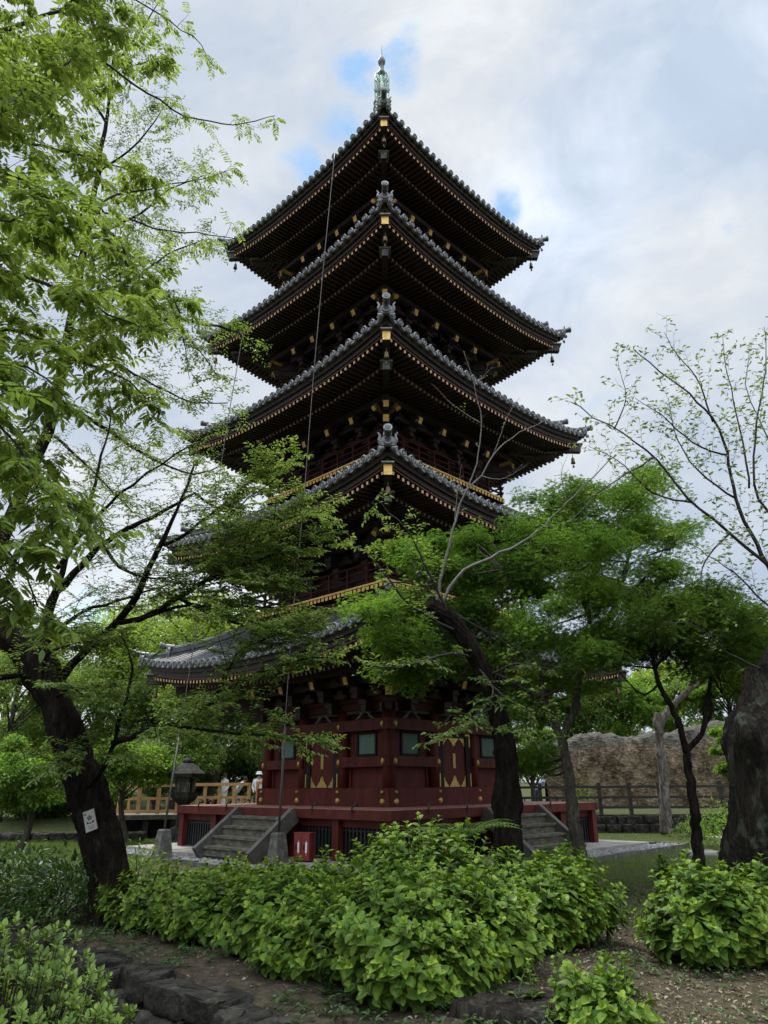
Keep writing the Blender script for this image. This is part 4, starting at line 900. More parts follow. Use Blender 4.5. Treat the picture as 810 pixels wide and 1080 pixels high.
# (G) huge old cherry at the right edge
r = np.random.default_rng(27); Gt = tree('old_cherry_tree', 'massive lichened cherry trunk at the right edge, sparse leafy branches high above')
YG_ = 9.6; tk = MB(); base = np.array((5.2, YG_, 0))
ns, k = 110, 120; zz = np.linspace(-.1, 3.1, k); an = np.arange(ns) * 2 * math.pi / ns
rad = np.interp(zz, [-.1, .2, .95, 1.43, 1.8, 2.2, 2.42, 2.62, 2.8, 3.1], [1.18, 1.06, .95, .86, .79, .77, .68, .52, .44, .38])
rr = rad[:, None] * (1 + .07 * np.sin(an * 3 + zz[:, None] * 1.3) + .05 * np.sin(an * 7 + zz[:, None] * 3.1) + .035 * np.sin(an * 2 - zz[:, None] * 4.3) + r.normal(0, .004, (k, ns)) + .10 * np.exp(-np.maximum(zz[:, None], 0) * 1.6) * np.sin(an * 5 + .6) + .05 * (.5 - np.abs(np.sin(an * 8 + 1.6 * np.sin(zz[:, None] * 1.7) + .7 * np.sin(zz[:, None] * 4.4)))) + .03 * (.5 - np.abs(np.sin(an * 17 - 2.2 * np.sin(zz[:, None] * 2.6)))) + .04 * np.sin(an * 4 + 2) * np.sin(zz[:, None] * 6.1 + an))
cx = base[0] + .05 * np.sin(zz * 2) ; 
v = np.stack([cx[:, None] + rr * np.cos(an), base[1] + rr * np.sin(an), np.repeat(zz[:, None], ns, 1)], -1)
i = np.arange(k - 1)[:, None] * ns; j = np.arange(ns)[None]; j2 = (j + 1) % ns
tk.add(v.reshape(-1, 3), np.stack([i + j, i + j2, i + ns + j2, i + ns + j], -1).reshape(-1, 4)); tk.add(v[-1], np.arange(ns)); GL = []
for rows, ra in (([(845,770,9.6),(822,742,9.5),(820,715,9.5),(832,690,9.5),(847,650,9.4),(856,600,9.35),(862,540,9.4),(880,450,9.5),(890,340,9.6)], .30), ([(860,775,9.8),(885,700,10),(915,620,10.2),(940,520,10.4),(990,400,10.7),(1010,260,11)], .32)): GL.append(limb(tk, pxpath(rows), ra, .03, r, 26, 12, taper=.85))
tk.build('trunk', M['bark_old'], Gt, True)
wd, cr = MB(), MB()
for rows, rad, nt_, lf in (([(850,640,9.4),(815,606,9.4),(790,560,9.3),(775,525,9.2),(768,480,9.1),(752,445,9.0),(728,415,8.9),(700,395,8.8),(668,368,8.7)], .042, 20, 1), ([(845,625,9.4),(812,598,9.3),(770,562,9.2),(730,530,9.1),(690,482,9.0),(648,452,8.9),(602,424,8.8)], .036, 22, 1), ([(860,600,9.4),(815,545,9.4),(795,512,9.3),(800,440,9.2),(808,385,9.1),(806,345,9.0)], .03, 12, 1), ([(850,650,9.4),(812,640,9.3),(775,605,9.2),(735,578,9.0),(718,570,9.0)], .022, 9, 1), ([(790,515,9.3),(780,450,9.2),(768,400,9.1),(762,352,9.0)], .02, 10, .9), ([(690,482,9),(660,500,8.9),(630,520,8.8),(605,535,8.7)], .018, 5, .4), ([(648,452,8.9),(660,420,8.8),(652,385,8.7)], .014, 6, .6),
                           ([(752,445,9),(735,400,8.9),(715,375,8.8),(700,350,8.7)], .018, 7, .8), ([(768,480,9.1),(735,470,9),(700,440,8.9),(670,420,8.8)], .02, 10, 1), ([(730,530,9.1),(690,520,9),(650,485,8.9),(620,470,8.8)], .02, 9, .9), ([(815,700,9.4),(770,690,9.2),(735,660,9.0),(700,655,8.9)], .02, 4, .4), ([(860,560,9.5),(820,480,9.4),(790,420,9.3),(790,370,9.2)], .02, 10, 1), ([(770,562,9.2),(745,590,9.1),(740,620,9),(760,640,9)], .02, 6, .9), ([(775,525,9.2),(740,500,9.1),(715,465,9.0),(705,420,8.9)], .02, 8, 1)):
    pp = pxpath(rows); gl_ = np.vstack(GL)
    if rows[0][0] > 812: pp = np.vstack([gl_[np.argmin(((gl_ - pp[0]) ** 2).sum(1))] - (0, 0, .05), pp[1:]])
    pth = limb(wd, pp, rad * .8, rad * .16, r, None, 7, knots=.03)
    if rows[0][0] <= 812: GL_ = 0
    tw = sprout(wd, pth, r, int(nt_ * 1.3), .62, .15, 1, .6, (25, 60), .0045, (0, 0, .35), 3, .5); dress(cr, tw, r, 15, .074, LEAF, 0, .15, .6, .5, keep=min(1, 1.0 * lf))
for g_ in GL: dress(cr, sprout(wd, g_, r, 16, .9, .45, 1, .6, (25, 60), .008, (0, 0, .3), 4, .5), r, 15, .074, LEAF)
wd.build('branches', M['twig'], Gt, True); cr.build('crown', M['leaf_cherry'], Gt); place_root(Gt, (base[0], base[1], 0))
# (H) pale flaky trunk by the fence
r = np.random.default_rng(28); Ht = tree('pale_barked_tree', 'tree with a pale flaking grey trunk kinked beside the dark wooden fence')
YH = 26.2; tk, wd, cr = MB(), MB(), MB()
tp_ = pxpath([(703,880,YH),(702,860,YH),(700,820,YH),(697,790,YH),(695,770,YH),(700,757,YH),(712,742,YH),(727,727,YH),(740,718,YH)])
limb(tk, tp_, .20, .10, r, 40, 14, knots=.08); limb(tk, pxpath([(697,775,YH),(692,762,YH),(694,752,YH)]), .15, .09, r, 6, 10); tk.build('trunk', M['bark_grey'], Ht, True)
pth = limb(wd, pxpath([(740,718,YH),(760,700,YH),(785,690,YH),(810,670,YH)]), .15, .05, r); pth2 = limb(wd, pxpath([(727,727,YH),(735,700,YH),(730,670,YH)]), .1, .04, r)
C = [pathpt(p, t)[0] + r.normal(0, .5, 3) for p in (pth, pth2) for t in np.linspace(.3, .99, 9)]
clumps(cr, r, C, .9, .4, 170, .13, DIA); wd.build('branches', M['bark_mid'], Ht, True); cr.build('crown', M['leaf_back'], Ht); place_root(Ht, tp_[0])
# ------------------------------------------------------------------ hydrangeas and other shrubs
def hydrangea(name, label, base, rad, h, r, shoots, leaf=.112, group=None, asp=1.0):
    o = empty(name, base); tag(o, label, 'shrub', group); st, cr = MB(), MB()
    Pp, Dd, Nn, Sc, Mm = [], [], [], [], []
    for i in range(int(shoots * 1.45)):
        a = r.uniform(0, 6.283); u = r.uniform(0, 1) ** .55; el = math.acos(min(1, u)) if False else r.uniform(0, 1)
        ct = r.uniform(-.12, 1.0); sn = math.sqrt(max(0, 1 - ct * ct)); k = r.uniform(.82, 1.10) if i % 4 else r.uniform(.45, .8)
        bump_ = 1 + .13 * math.sin(3 * a + base[0] * 5) + .10 * math.sin(5 * a + 4 * ct + base[1] * 3)
        tip = np.array((rad * asp * sn * math.cos(a), rad * sn * math.sin(a), 0)) * k * bump_ + (0, 0, max(.08, h * (.32 + .68 * ct) * (k if k < .8 else k * r.uniform(.86, 1.10))))
        foot = np.array((tip[0] * .25, tip[1] * .25, 0)) + r.normal(0, .06, 3) * (1, 1, 0)
        mid = (foot + tip) / 2 + np.array((tip[0] * .1, tip[1] * .1, .12 * h)); ax = resample([foot, mid, tip], 6)
        st.tube(ax, np.linspace(.007, .003, 6), 4, 0, False); d = unit(ax[-1] - ax[-3]) + (0, 0, .35); d = unit(d)
        x = unit(np.cross(d, (.3, .2, 1))); y = np.cross(d, x); rot0 = r.uniform(0, 6.28); sz = leaf * r.uniform(.75, 1.15)
        for lv in range(4):
            p = tip - d * .035 * lv * (1 + lv * .4)
            for q in range(3 if lv == 0 else 2 if lv < 3 else 4):
                a2 = rot0 + (lv % 2) * 1.57 + q * (6.283 / (3 if lv == 0 else 2 if lv < 3 else 4)); out = x * math.cos(a2) + y * math.sin(a2)
                tilt = (1.3, .85, .50, .26)[lv] + r.normal(0, .15)
                Pp.append(p); Dd.append(out + d * tilt + r.normal(0, .1, 3)); Nn.append(d - out * tilt * .5 + (0, 0, .3)); Sc.append(sz * (.5, .85, 1.05, 1.1)[lv] * r.uniform(.85, 1.15)); Mm.append(1 if lv == 0 and i % 3 else 0)
    Pp, Dd, Nn, Sc, Mm = map(np.array, (Pp, Dd, Nn, Sc, Mm))
    for m in (0, 1): put_leaves(cr, HYD, Pp[Mm == m], Dd[Mm == m], Nn[Mm == m], Sc[Mm == m], m)
    st.build('stems', M['stem'], o); cr.build('foliage', [M['leaf_hyd'], M['leaf_hyd_tip']], o); return o
r = np.random.default_rng(31)
HG = 'hydrangea bushes massed before the pagoda'
for lab, px, py, Y, rad, h, n in (
    ('hydrangea bush at the left end of the mass, beside the leaning trunk', 180, 950, 10.6, .85, .70, 250), ('hydrangea bush below the stone cable post at the foot of the left stairs', 262, 950, 10.9, .95, .70, 290),
    ('low front hydrangea overhanging the dark stone edging', 300, 1000, 8.9, .75, .78, 240), ('broad hydrangea in front of the red fire box', 345, 960, 9.6, .95, .80, 330),
    ('large front hydrangea spilling forward in the middle of the mass', 425, 1010, 7.6, .88, .92, 340), ('tallest hydrangea, cresting below the near veranda corner', 445, 950, 9.3, .95, 1.22, 360), ('front hydrangea right of the middle with broad leaves hanging low', 505, 1000, 8.0, .62, .85, 220),
    ('rounded hydrangea at the foot of the broken cherry trunk', 545, 965, 9.6, .85, .86, 280), ('right end hydrangea of the mass beside the slim maple trunk', 592, 960, 9.2, .60, .86, 210), ('hydrangea filling the near left of the mass between edging and stairs', 235, 985, 9.7, .7, .72, 190), ('low hydrangea spreading over the bare earth in the middle front', 375, 1005, 8.2, .7, .72, 210), ('hydrangea joining the middle of the mass to its right end', 570, 985, 8.9, .6, .76, 200),
    ('hydrangea nearest the bottom edge, left of the cut stump', 445, 1040, 7.1, .62, .62, 190), ('low hydrangea at the lower left of the mass, nearest the stone edging', 335, 1035, 8.0, .6, .55, 170),
    ('hydrangea tucked behind the mass below the right stairs', 590, 935, 11.2, .6, .78, 150),):
    b = P(px, py, Y); hydrangea('hydrangea_bush', lab, (b[0], b[1], float(hgt(b[0], b[1]))), rad, h, r, n, group=HG)
b = P(752, 970, 8.3); hydrangea('hydrangea_bush', 'separate round hydrangea below the huge right-hand trunk', (b[0], b[1], 0), .68, .86, r, 230, .12)
b = P(815, 960, 8.9); hydrangea('hydrangea_bush', 'hydrangea cut by the right edge of the photo, behind the round one', (b[0], b[1], 0), .6, .8, r, 150, .12)
b = G(635, 1092); hydrangea('hydrangea_bush', 'small young hydrangea at the bottom edge, beside the cut stump', (b[0], b[1], 0), .36, .44, r, 70, .10)
b = G(592, 1090); hydrangea('hydrangea_sprout', 'single thin hydrangea shoot rising beside the bottom-edge bush', (b[0], b[1], 0), .07, .72, r, 5, .085)
b = G(562, 1072); hydrangea('hydrangea_sprout', 'lone hydrangea seedling standing on the cut stump', (b[0], b[1], .12), .05, .24, r, 3, .075)
b = G(655, 1050); hydrangea('hydrangea_sprout', 'short leafy hydrangea shoot between bush and leaf litter', (b[0], b[1], 0), .18, .36, r, 14, .085)
b = G(703, 935); hydrangea('hydrangea_sprout', 'pale sprig standing alone on the mossy ground by the thin maple', (b[0], b[1], 0), .14, .52, r, 12, .11)

def shrub(name, label, base, rad, h, r, n, size, mat, tpl=LEAF, cat='shrub', group=None, stemn=14, rise=.2):
    o = empty(name, base); tag(o, label, cat, group); st, cr = MB(), MB(); Ps, Ds, Ns = [], [], []
    for i in range(stemn):
        a = r.uniform(0, 6.283); ct = r.uniform(0, 1); k = r.uniform(.6, 1); sn = math.sqrt(1 - ct * ct)
        tip = np.array((rad * sn * math.cos(a) * k, rad * sn * math.sin(a) * k, h * (.25 + .75 * ct) * k)); ax = resample([(0, 0, 0), tip * (.4, .4, .6), tip], 6); st.tube(ax, np.linspace(.012, .004, 6), 4, 0, False)
    for i in range(n):
        a = r.uniform(0, 6.283); ct = r.uniform(-.1, 1); sn = math.sqrt(max(0, 1 - ct * ct)); k = r.uniform(.25, 1.12) ** .5 * (1 + .16 * math.sin(4 * a + base[0] * 3) + .12 * math.sin(6 * ct + 3 * a))
        p = np.array((rad * sn * math.cos(a) * k, rad * sn * math.sin(a) * k, max(.03, h * (.2 + .8 * ct) * k))); Ps.append(p); Ds.append((sn * math.cos(a), sn * math.sin(a), rise + r.normal(0, .35))); Ns.append(np.array((0, 0, 1)) + r.normal(0, .45, 3))
    put_leaves(cr, tpl, np.array(Ps), np.array(Ds) + r.normal(0, .3, (n, 3)), np.array(Ns), size * r.uniform(.6, 1.2, n)); st.build('stems', M['twig'], o); cr.build('foliage', mat, o); return o
r = np.random.default_rng(32)
for lab, px, Y, rad, h, n, sz, mt in (
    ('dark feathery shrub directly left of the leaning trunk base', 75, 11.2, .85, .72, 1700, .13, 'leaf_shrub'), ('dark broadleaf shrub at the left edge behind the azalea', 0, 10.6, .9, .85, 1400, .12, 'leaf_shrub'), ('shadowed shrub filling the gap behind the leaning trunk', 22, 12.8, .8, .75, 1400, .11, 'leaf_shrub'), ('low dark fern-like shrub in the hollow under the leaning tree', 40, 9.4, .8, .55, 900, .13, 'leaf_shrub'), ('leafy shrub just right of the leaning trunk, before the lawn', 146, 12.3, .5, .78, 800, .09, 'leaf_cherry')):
    b = P(px, 900, Y); shrub('shade_shrub', lab, (b[0], b[1], float(hgt(b[0], b[1]))), rad, h, r, n, sz, M[mt])
for lab, px, Y, rad, h, n, sz, mt in (
    ('bright round bush against the stone base of the dark fence', 763, 21.5, .85, 1.05, 1500, .10, 'leaf_maple'), ('small plant creeping at the foot of the dark fence near the pale trunk', 728, 24.5, .5, .6, 500, .09, 'leaf_cherry'), ('ragged weeds at the root of the huge right-hand trunk', 760, 11.2, .4, .5, 260, .14, 'leaf_shrub'), ('thin climbing plant in front of the stone wall behind the fence', 622, 29, .5, 1.6, 500, .10, 'leaf_cherry')):
    b = P(px, 880, Y); shrub('garden_bush', lab, (b[0], b[1], float(hgt(b[0], b[1]))), rad, h, r, n, sz, M[mt])
# azaleas in the near left corner, beyond the sunken channel
for lab, px, py, Y, rad, h, n in (('clipped azalea with pale new tips filling the bottom left corner', 0, 1075, 4.7, .68, .62, 7000), ('tip of a second azalea peeping over the bottom edge', 112, 1120, 4.6, .28, .32, 1500)):
    b = P(px, py, Y); z = float(hgt(b[0], b[1])); top = P(px, py - (85 if rad > .5 else 57), Y)[2] 
    o = empty('azalea_bush', (b[0], b[1], z)); tag(o, lab, 'shrub'); st, cr = MB(), MB(); hh = top - z; Ps, Ds, Ns, Ss = [], [], [], []
    for i in range(n // 7):
        a = r.uniform(0, 6.283); ct = r.uniform(-.05, 1); sn = math.sqrt(max(0, 1 - ct * ct)); k = r.uniform(.8, 1.08); c = np.array((rad * sn * math.cos(a) * k, rad * sn * math.sin(a) * k, hh * (.35 + .65 * ct) * k)); ax = unit(np.array((sn * math.cos(a) * .6, sn * math.sin(a) * .6, 1.0)) + r.normal(0, .2, 3))
        st.tube([(c[0] * .3, c[1] * .3, 0), c * (.7, .7, .6), c], [.006, .004, .0025], 4, 0, False)
        for q in range(9):
            a2 = q * 2.4; x = unit(np.cross(ax, (1, .2, .1))); y = np.cross(ax, x); out = x * math.cos(a2) + y * math.sin(a2); t = q / 9
            Ps.append(c - ax * .05 * t); Ds.append(ax * (.95 - .9 * t) + out * (.55 + .5 * t)); Ns.append(ax - out * .4); Ss.append(.048 * r.uniform(.8, 1.15))
    put_leaves(cr, leaf_tpl(.54, .06, .12), np.array(Ps), np.array(Ds), np.array(Ns), np.array(Ss)); st.build('stems', M['twig'], o); cr.build('foliage', M['leaf_azalea'], o)
# fern-like cycad at the foot of the broken cherry
b = P(488, 905, 11.5); o = empty('fern_plant', (b[0], b[1], .42)); tag(o, 'fern with long feathered fronds at the foot of the broken cherry', 'fern'); st, cr = MB(), MB()
for i in range(13):
    a = i * .485 + r.normal(0, .1); fr = bend((0, 0, .45), (math.cos(a), math.sin(a), 1.0), r.uniform(.75, 1.05), r, 8, .05, (0, 0, -1.1)); st.tube(fr, np.linspace(.009, .003, 9), 4, 0, False); Ps, Ds = [], []
    for t in np.linspace(.15, .99, 15):
        p, d = pathpt(fr, t); sd = unit(np.cross(d, (0, 0, 1)))
        for sg in (-1, 1): Ps.append(p); Ds.append(sd * sg + d * .35)
    put_leaves(cr, leaf_tpl(.24, .04, .15), Ps, Ds, np.array((0, 0, 1.0)) + r.normal(0, .1, (30, 3)), .20 * np.repeat(np.sin(np.linspace(.5, 2.9, 15)), 2))
st.tube([(0, 0, 0), (0, 0, .46)], [.07, .06], 8, 0); st.build('stems', M['stem'], o); cr.build('fronds', M['leaf_cherry'], o)

# ------------------------------------------------------------------ trees beyond the pagoda
r = np.random.default_rng(41)
def far_tree(label, px, py, Y, rx, ry, mat, n=26, per=330, size=.17, trunk=True, cat='tree', name='background_tree', bark='bark_mid', z0=None, tpl=DIA, flat=.6):
    """crown centre at (px, py), half-size rx, ry in photo pixels at that distance"""
    c = P(px, py, Y); dep = float(np.dot(np.array(c) - (0, 0, EYE), _fw)); mx, mz = rx * dep / F, ry * dep / F; gz = float(hgt(c[0], Y)) if z0 is None else z0
    T = empty(name); tag(T, label, cat, 'trees and bushes beyond the pagoda'); tk, wd, cr = MB(), MB(), MB()
    top = c[2] + mz * .5; bot = np.array((c[0] + r.normal(0, mx * .15), c[1], gz - .05)); hh = max(1.0, top - gz); r0 = .05 + .026 * hh
    sp = resample([bot, (bot + (c[0], c[1], c[2])) / 2 + r.normal(0, .2, 3), (c[0], c[1], top)], 14); tk.tube(sp, np.linspace(r0, r0 * .2, 14), 9, 0); C, A_ = [], []
    for i in range(n):
        v = unit(r.normal(size=3)); k = r.uniform(.35, 1) ** .6; q = c + v * k * (mx, mx * .9, mz); q[2] = max(q[2], gz + .3); C.append(q); A_.append(mx * r.uniform(.22, .40))
        s0 = pathpt(sp, float(np.clip((q[2] - gz) / hh - .25, .1, .95)))[0]; wd.tube(resample([s0, (s0 + q) / 2 + (0, 0, .1 * mz), q], 5), np.linspace(r0 * .3, .01, 5), 5, 0, False)
    clumps(cr, r, C, np.array(A_) * 1.12, np.array(A_) * flat, int(per * 1.9), size * 1.05, tpl, 0, .5, .5); tk.build('trunk', M[bark], T, True); wd.build('branches', M[bark], T); cr.build('crown', M[mat], T); place_root(T, bot)
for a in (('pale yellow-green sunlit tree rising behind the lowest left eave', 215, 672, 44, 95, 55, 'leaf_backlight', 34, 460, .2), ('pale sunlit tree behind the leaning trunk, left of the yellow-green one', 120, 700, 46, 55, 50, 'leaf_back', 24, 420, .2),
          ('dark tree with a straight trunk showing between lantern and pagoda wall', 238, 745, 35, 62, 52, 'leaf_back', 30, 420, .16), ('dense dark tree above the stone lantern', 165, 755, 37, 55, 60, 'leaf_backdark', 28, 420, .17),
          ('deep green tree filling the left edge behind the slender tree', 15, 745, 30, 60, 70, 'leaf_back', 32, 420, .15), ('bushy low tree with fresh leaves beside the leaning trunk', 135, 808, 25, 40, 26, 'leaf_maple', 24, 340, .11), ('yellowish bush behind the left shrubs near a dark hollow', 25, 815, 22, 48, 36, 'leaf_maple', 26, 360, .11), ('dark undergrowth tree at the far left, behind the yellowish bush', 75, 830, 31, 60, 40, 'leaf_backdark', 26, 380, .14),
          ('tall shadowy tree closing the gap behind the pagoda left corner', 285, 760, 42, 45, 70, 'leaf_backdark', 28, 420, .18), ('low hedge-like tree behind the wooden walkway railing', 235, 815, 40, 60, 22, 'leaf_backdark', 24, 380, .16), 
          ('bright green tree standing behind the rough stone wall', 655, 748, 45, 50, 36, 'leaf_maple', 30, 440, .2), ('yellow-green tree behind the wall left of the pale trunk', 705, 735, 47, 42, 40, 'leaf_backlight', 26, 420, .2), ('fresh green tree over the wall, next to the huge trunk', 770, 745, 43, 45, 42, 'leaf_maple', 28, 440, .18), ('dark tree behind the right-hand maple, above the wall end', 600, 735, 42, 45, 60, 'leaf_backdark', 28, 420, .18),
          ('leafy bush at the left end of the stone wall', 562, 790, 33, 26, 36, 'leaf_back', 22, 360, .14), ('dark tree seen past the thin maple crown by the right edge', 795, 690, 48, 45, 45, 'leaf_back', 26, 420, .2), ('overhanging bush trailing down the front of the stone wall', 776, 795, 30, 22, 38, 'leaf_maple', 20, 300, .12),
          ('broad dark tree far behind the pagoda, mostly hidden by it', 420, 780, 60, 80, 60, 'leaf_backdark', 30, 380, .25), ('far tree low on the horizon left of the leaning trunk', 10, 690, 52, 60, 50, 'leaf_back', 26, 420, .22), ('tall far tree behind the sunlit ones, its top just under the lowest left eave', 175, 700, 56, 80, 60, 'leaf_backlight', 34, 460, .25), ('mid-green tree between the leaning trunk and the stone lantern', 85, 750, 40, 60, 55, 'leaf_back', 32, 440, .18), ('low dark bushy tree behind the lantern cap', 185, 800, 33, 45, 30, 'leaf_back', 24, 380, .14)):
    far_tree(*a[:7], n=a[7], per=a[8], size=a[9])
T = MB(); fr = np.random.default_rng(42); C = [np.array((x, 78 + fr.normal(0, 4), fr.uniform(1.5, 7))) for x in np.linspace(-62, 62, 120)]
clumps(T, fr, C, 3.2, 2.2, 420, .42, DIA); kind(T.build('far_woods', M['leaf_backdark']), 'stuff')

# ------------------------------------------------------------------ fences, wall, lantern
def along(a, b, n): return [np.array(a) + (np.array(b) - np.array(a)) * t for t in np.linspace(0, 1, n)]
fz = .62
def dark_fence():
    o = empty('dark_fence'); tag(o, 'dark brown wooden rail fence in front of the rough stone wall', 'fence'); a, b = P(540, 858, 28.6), P(830, 858, 27.6); a[2] = b[2] = fz
    for p in along(a, b, 10):
        s = MB(); s.box((p[0] - .06, p[1] - .06, fz - .1), (p[0] + .06, p[1] + .06, fz + 1.04)); s.box((p[0] - .07, p[1] - .07, fz + 1.042), (p[0] + .07, p[1] + .07, fz + 1.07)); s.build('post', M['rail_dark'], o)
    for z in (.22, .56, .92):
        s = MB(); s.beam(a + (0, -.06, z), b + (0, -.06, z), .05, .085); s.build('rail', M['rail_dark'], o)
    return a, b
fa, fb = dark_fence()
s = MB(); r = np.random.default_rng(51)      # low rubble base below the fence
pa, pb = fa + (0, -.35, 0), fb + (0, -.35, 0); L = np.linalg.norm(pb - pa); dr_ = (pb - pa) / L
def rock(s, c, a, b, h, r, m=0, n=9):
    n = 18; u = np.linspace(0, math.pi, 10); v = np.arange(n) * 2 * math.pi / n; ph = r.uniform(0, 6.28, 6); rx = np.sign(np.cos(v)) * np.abs(np.cos(v)) ** .30; ry = np.sign(np.sin(v)) * np.abs(np.sin(v)) ** .30
    pu = np.sign(np.cos(u)) * np.abs(np.cos(u)) ** .32; su = np.abs(np.sin(u)) ** .25
    g = np.stack([su[:, None] * rx[None] * a, su[:, None] * ry[None] * b, np.repeat(pu[:, None], n, 1) * h], -1); g = g * (1 + .05 * np.sin(2 * v[None] + 3 * u[:, None] + ph[0]) + .045 * np.sin(5 * v[None] - 4 * u[:, None] + ph[1]) + .05 * np.sin(9 * v[None] + 7 * u[:, None] + ph[2]) + r.normal(0, .022, (10, n)))[..., None] + np.asarray(c)
    i = np.arange(9)[:, None] * n; j = np.arange(n)[None]; j2 = (j + 1) % n; s.add(g.reshape(-1, 3), np.stack([i + j, i + n + j, i + n + j2, i + j2], -1).reshape(-1, 4), m)
for row, (z, h) in enumerate(((.12, .16), (.40, .15))):
    t = r.uniform(0, .3)
    while t < L:
        w_ = r.uniform(.25, .6); rock(s, pa + dr_ * (t + w_ / 2) + (0, row * .12, z - pa[2] + .02), w_ / 2 * 1.04, .22, h, r); t += w_
tag(s.build('rubble_kerb', M['stone_dark'], None, True), 'low rubble stone base running under the dark wooden fence', 'wall')
def terr():   # raised bed behind the fence
    xs_, ys_ = np.linspace(fa[0] - 1, 40, 30), np.array([28.0, 29, 31, 34, 38, 44]); gx_, gy_ = np.meshgrid(xs_, ys_, indexing='ij'); t = MB(); t.grid(np.stack([gx_, gy_, .60 + 0 * gx_ + .01 * (gy_ - 28)], -1), 30, 6); kind(t.build('raised_terrain', M['ground']), 'structure')
terr()
def wallmat():
    m, nt, out = newmat('weathered_rubble_wall'); ln = nt.links.new; tc = N(nt, 'ShaderNodeTexCoord'); n1 = N(nt, 'ShaderNodeTexNoise', Scale=4.5, Detail=10.0, Roughness=.7); n2 = N(nt, 'ShaderNodeTexNoise', Scale=.5, Detail=4.0); n3 = N(nt, 'ShaderNodeTexVoronoi', feature='DISTANCE_TO_EDGE', Scale=2.9)
    mp = N(nt, 'ShaderNodeMapping'); mp.inputs['Scale'].default_value = (1, 1, 2.2); ln(tc.outputs['Object'], mp.inputs[0])
    for n in (n1, n2): ln(tc.outputs['Object'], n.inputs['Vector'])
    ln(mp.outputs[0], n3.inputs['Vector'])
    rk = ramp(nt, n1.outputs[0], [(.28, (.075, .054, .034)), (.5, (.20, .152, .096)), (.72, (.36, .295, .20))]); gr = ramp(nt, n1.outputs[0], [(.3, (.05, .047, .04)), (.7, (.17, .16, .135))])
    sp = N(nt, 'ShaderNodeSeparateXYZ'); ln(tc.outputs['Object'], sp.inputs[0]); mr = N(nt, 'ShaderNodeMapRange'); mr.inputs[1].default_value = 2.3; mr.inputs[2].default_value = 4.7; ln(sp.outputs[2], mr.inputs[0])
    ad = N(nt, 'ShaderNodeMath', operation='ADD'); ln(mr.outputs[0], ad.inputs[0]); ln(n2.outputs[0], ad.inputs[1]); f = ramp(nt, ad.outputs[0], [(.72, (0, 0, 0)), (1.0, (1, 1, 1))])
    mx = N(nt, 'ShaderNodeMix', data_type='RGBA'); ln(f.outputs[0], mx.inputs[0]); ln(rk.outputs[0], mx.inputs[6]); ln(gr.outputs[0], mx.inputs[7]); p = N(nt, 'ShaderNodeBsdfPrincipled', Roughness=.95); p.inputs['Specular IOR Level'].default_value = .2; ck = ramp(nt, n3.outputs['Distance'], [(.0, (.3, .27, .24)), (.07, (1, 1, 1))]); mc = N(nt, 'ShaderNodeMix', data_type='RGBA', blend_type='MULTIPLY'); mc.inputs[0].default_value = .8; ln(mx.outputs[2], mc.inputs[6]); ln(ck.outputs[0], mc.inputs[7]); ln(mc.outputs[2], p.inputs['Base Color'])
    b1 = N(nt, 'ShaderNodeBump', Strength=1.0, Distance=.25); ln(n1.outputs[0], b1.inputs['Height']); b2 = N(nt, 'ShaderNodeBump', Strength=.7, Distance=.12); ln(n3.outputs['Distance'], b2.inputs['Height']); ln(b1.outputs[0], b2.inputs['Normal']); ln(b2.outputs[0], p.inputs['Normal']); ln(p.outputs[0], out.inputs[0]); return m
a, b = P(577, 830, 34), P(860, 830, 33); nu, nv = 120, 24; u = np.linspace(0, 1, nu); rw = np.random.default_rng(8)
topz = np.interp(u, [0, .05, .10, .2, .25, .3, .36, .45, .55, .62, .75, 1], [P(577,790,34)[2]] + [P(600, q, 34)[2] for q in (784, 781, 775, 774, 778, 779, 776, 774, 768, 764, 760)]) + .05 * np.sin(u * 47) + .03 * np.sin(u * 91)
V = []
for i in range(nu):
    p = a + (b - a) * u[i]
    for j in range(nv):
        t = j / (nv - 1); z = .5 + (topz[i] - .5) * min(1, t / .8); y = 0.0
        if t > .8: y = (t - .8) / .2 * 1.2; z = topz[i] + .12 * math.sin((t - .8) / .2 * math.pi)
        bul = .07 * math.sin(u[i] * 33 + z * 1.9) + .05 * math.sin(u[i] * 71 - z * 3.7) + rw.normal(0, .05) - .12 * (z - .5) / 3
        V.append((p[0], p[1] + y - bul + (.25 * max(0, t - .62) / .18 if t < .8 else .25), z + rw.normal(0, .02)))
s = MB(); s.grid(V, nu, nv); s.box((a[0] - .0, a[1] + .5, .5), (b[0], b[1] + 1.5, 2.9)); tag(s.build('stone_wall', wallmat(), None, True), 'tall weathered rubble wall, ochre below and grey and mossy along its uneven top', 'wall')
# raised wooden walkway with pine railing, left of the pagoda
def railing(label, x0, x1, Y, zf, steps):
    o = empty('wooden_railing', (x0, Y, zf)); tag(o, label, 'railing', 'pine railings of the walkway'); n = steps; dx = (x1 - x0) / n
    for i in range(n + 1):
        s = MB(); s.box((i * dx - .055, -.055, 0), (i * dx + .055, .055, .98)); s.build('post', M['pine_rail'], o)
    for z, h in ((.93, .10), (.50, .09), (.08, .10)):
        s = MB(); s.box((.0, -.035 - .05, z - h / 2), (x1 - x0, -.0552, z + h / 2)) if z > .9 else s.box((0.0, -.03, z - h / 2), (x1 - x0, .03, z + h / 2)); s.build('rail', M['pine_rail'], o)
    for i in range(n):
        s = MB(); s.box(((i + .5) * dx - .04, -.028, .126), ((i + .5) * dx + .04, .028, .452)); s.build('baluster', M['pine_rail'], o)
YW = 27.0; q = lambda px: float(P(px, 845, YW)[0])
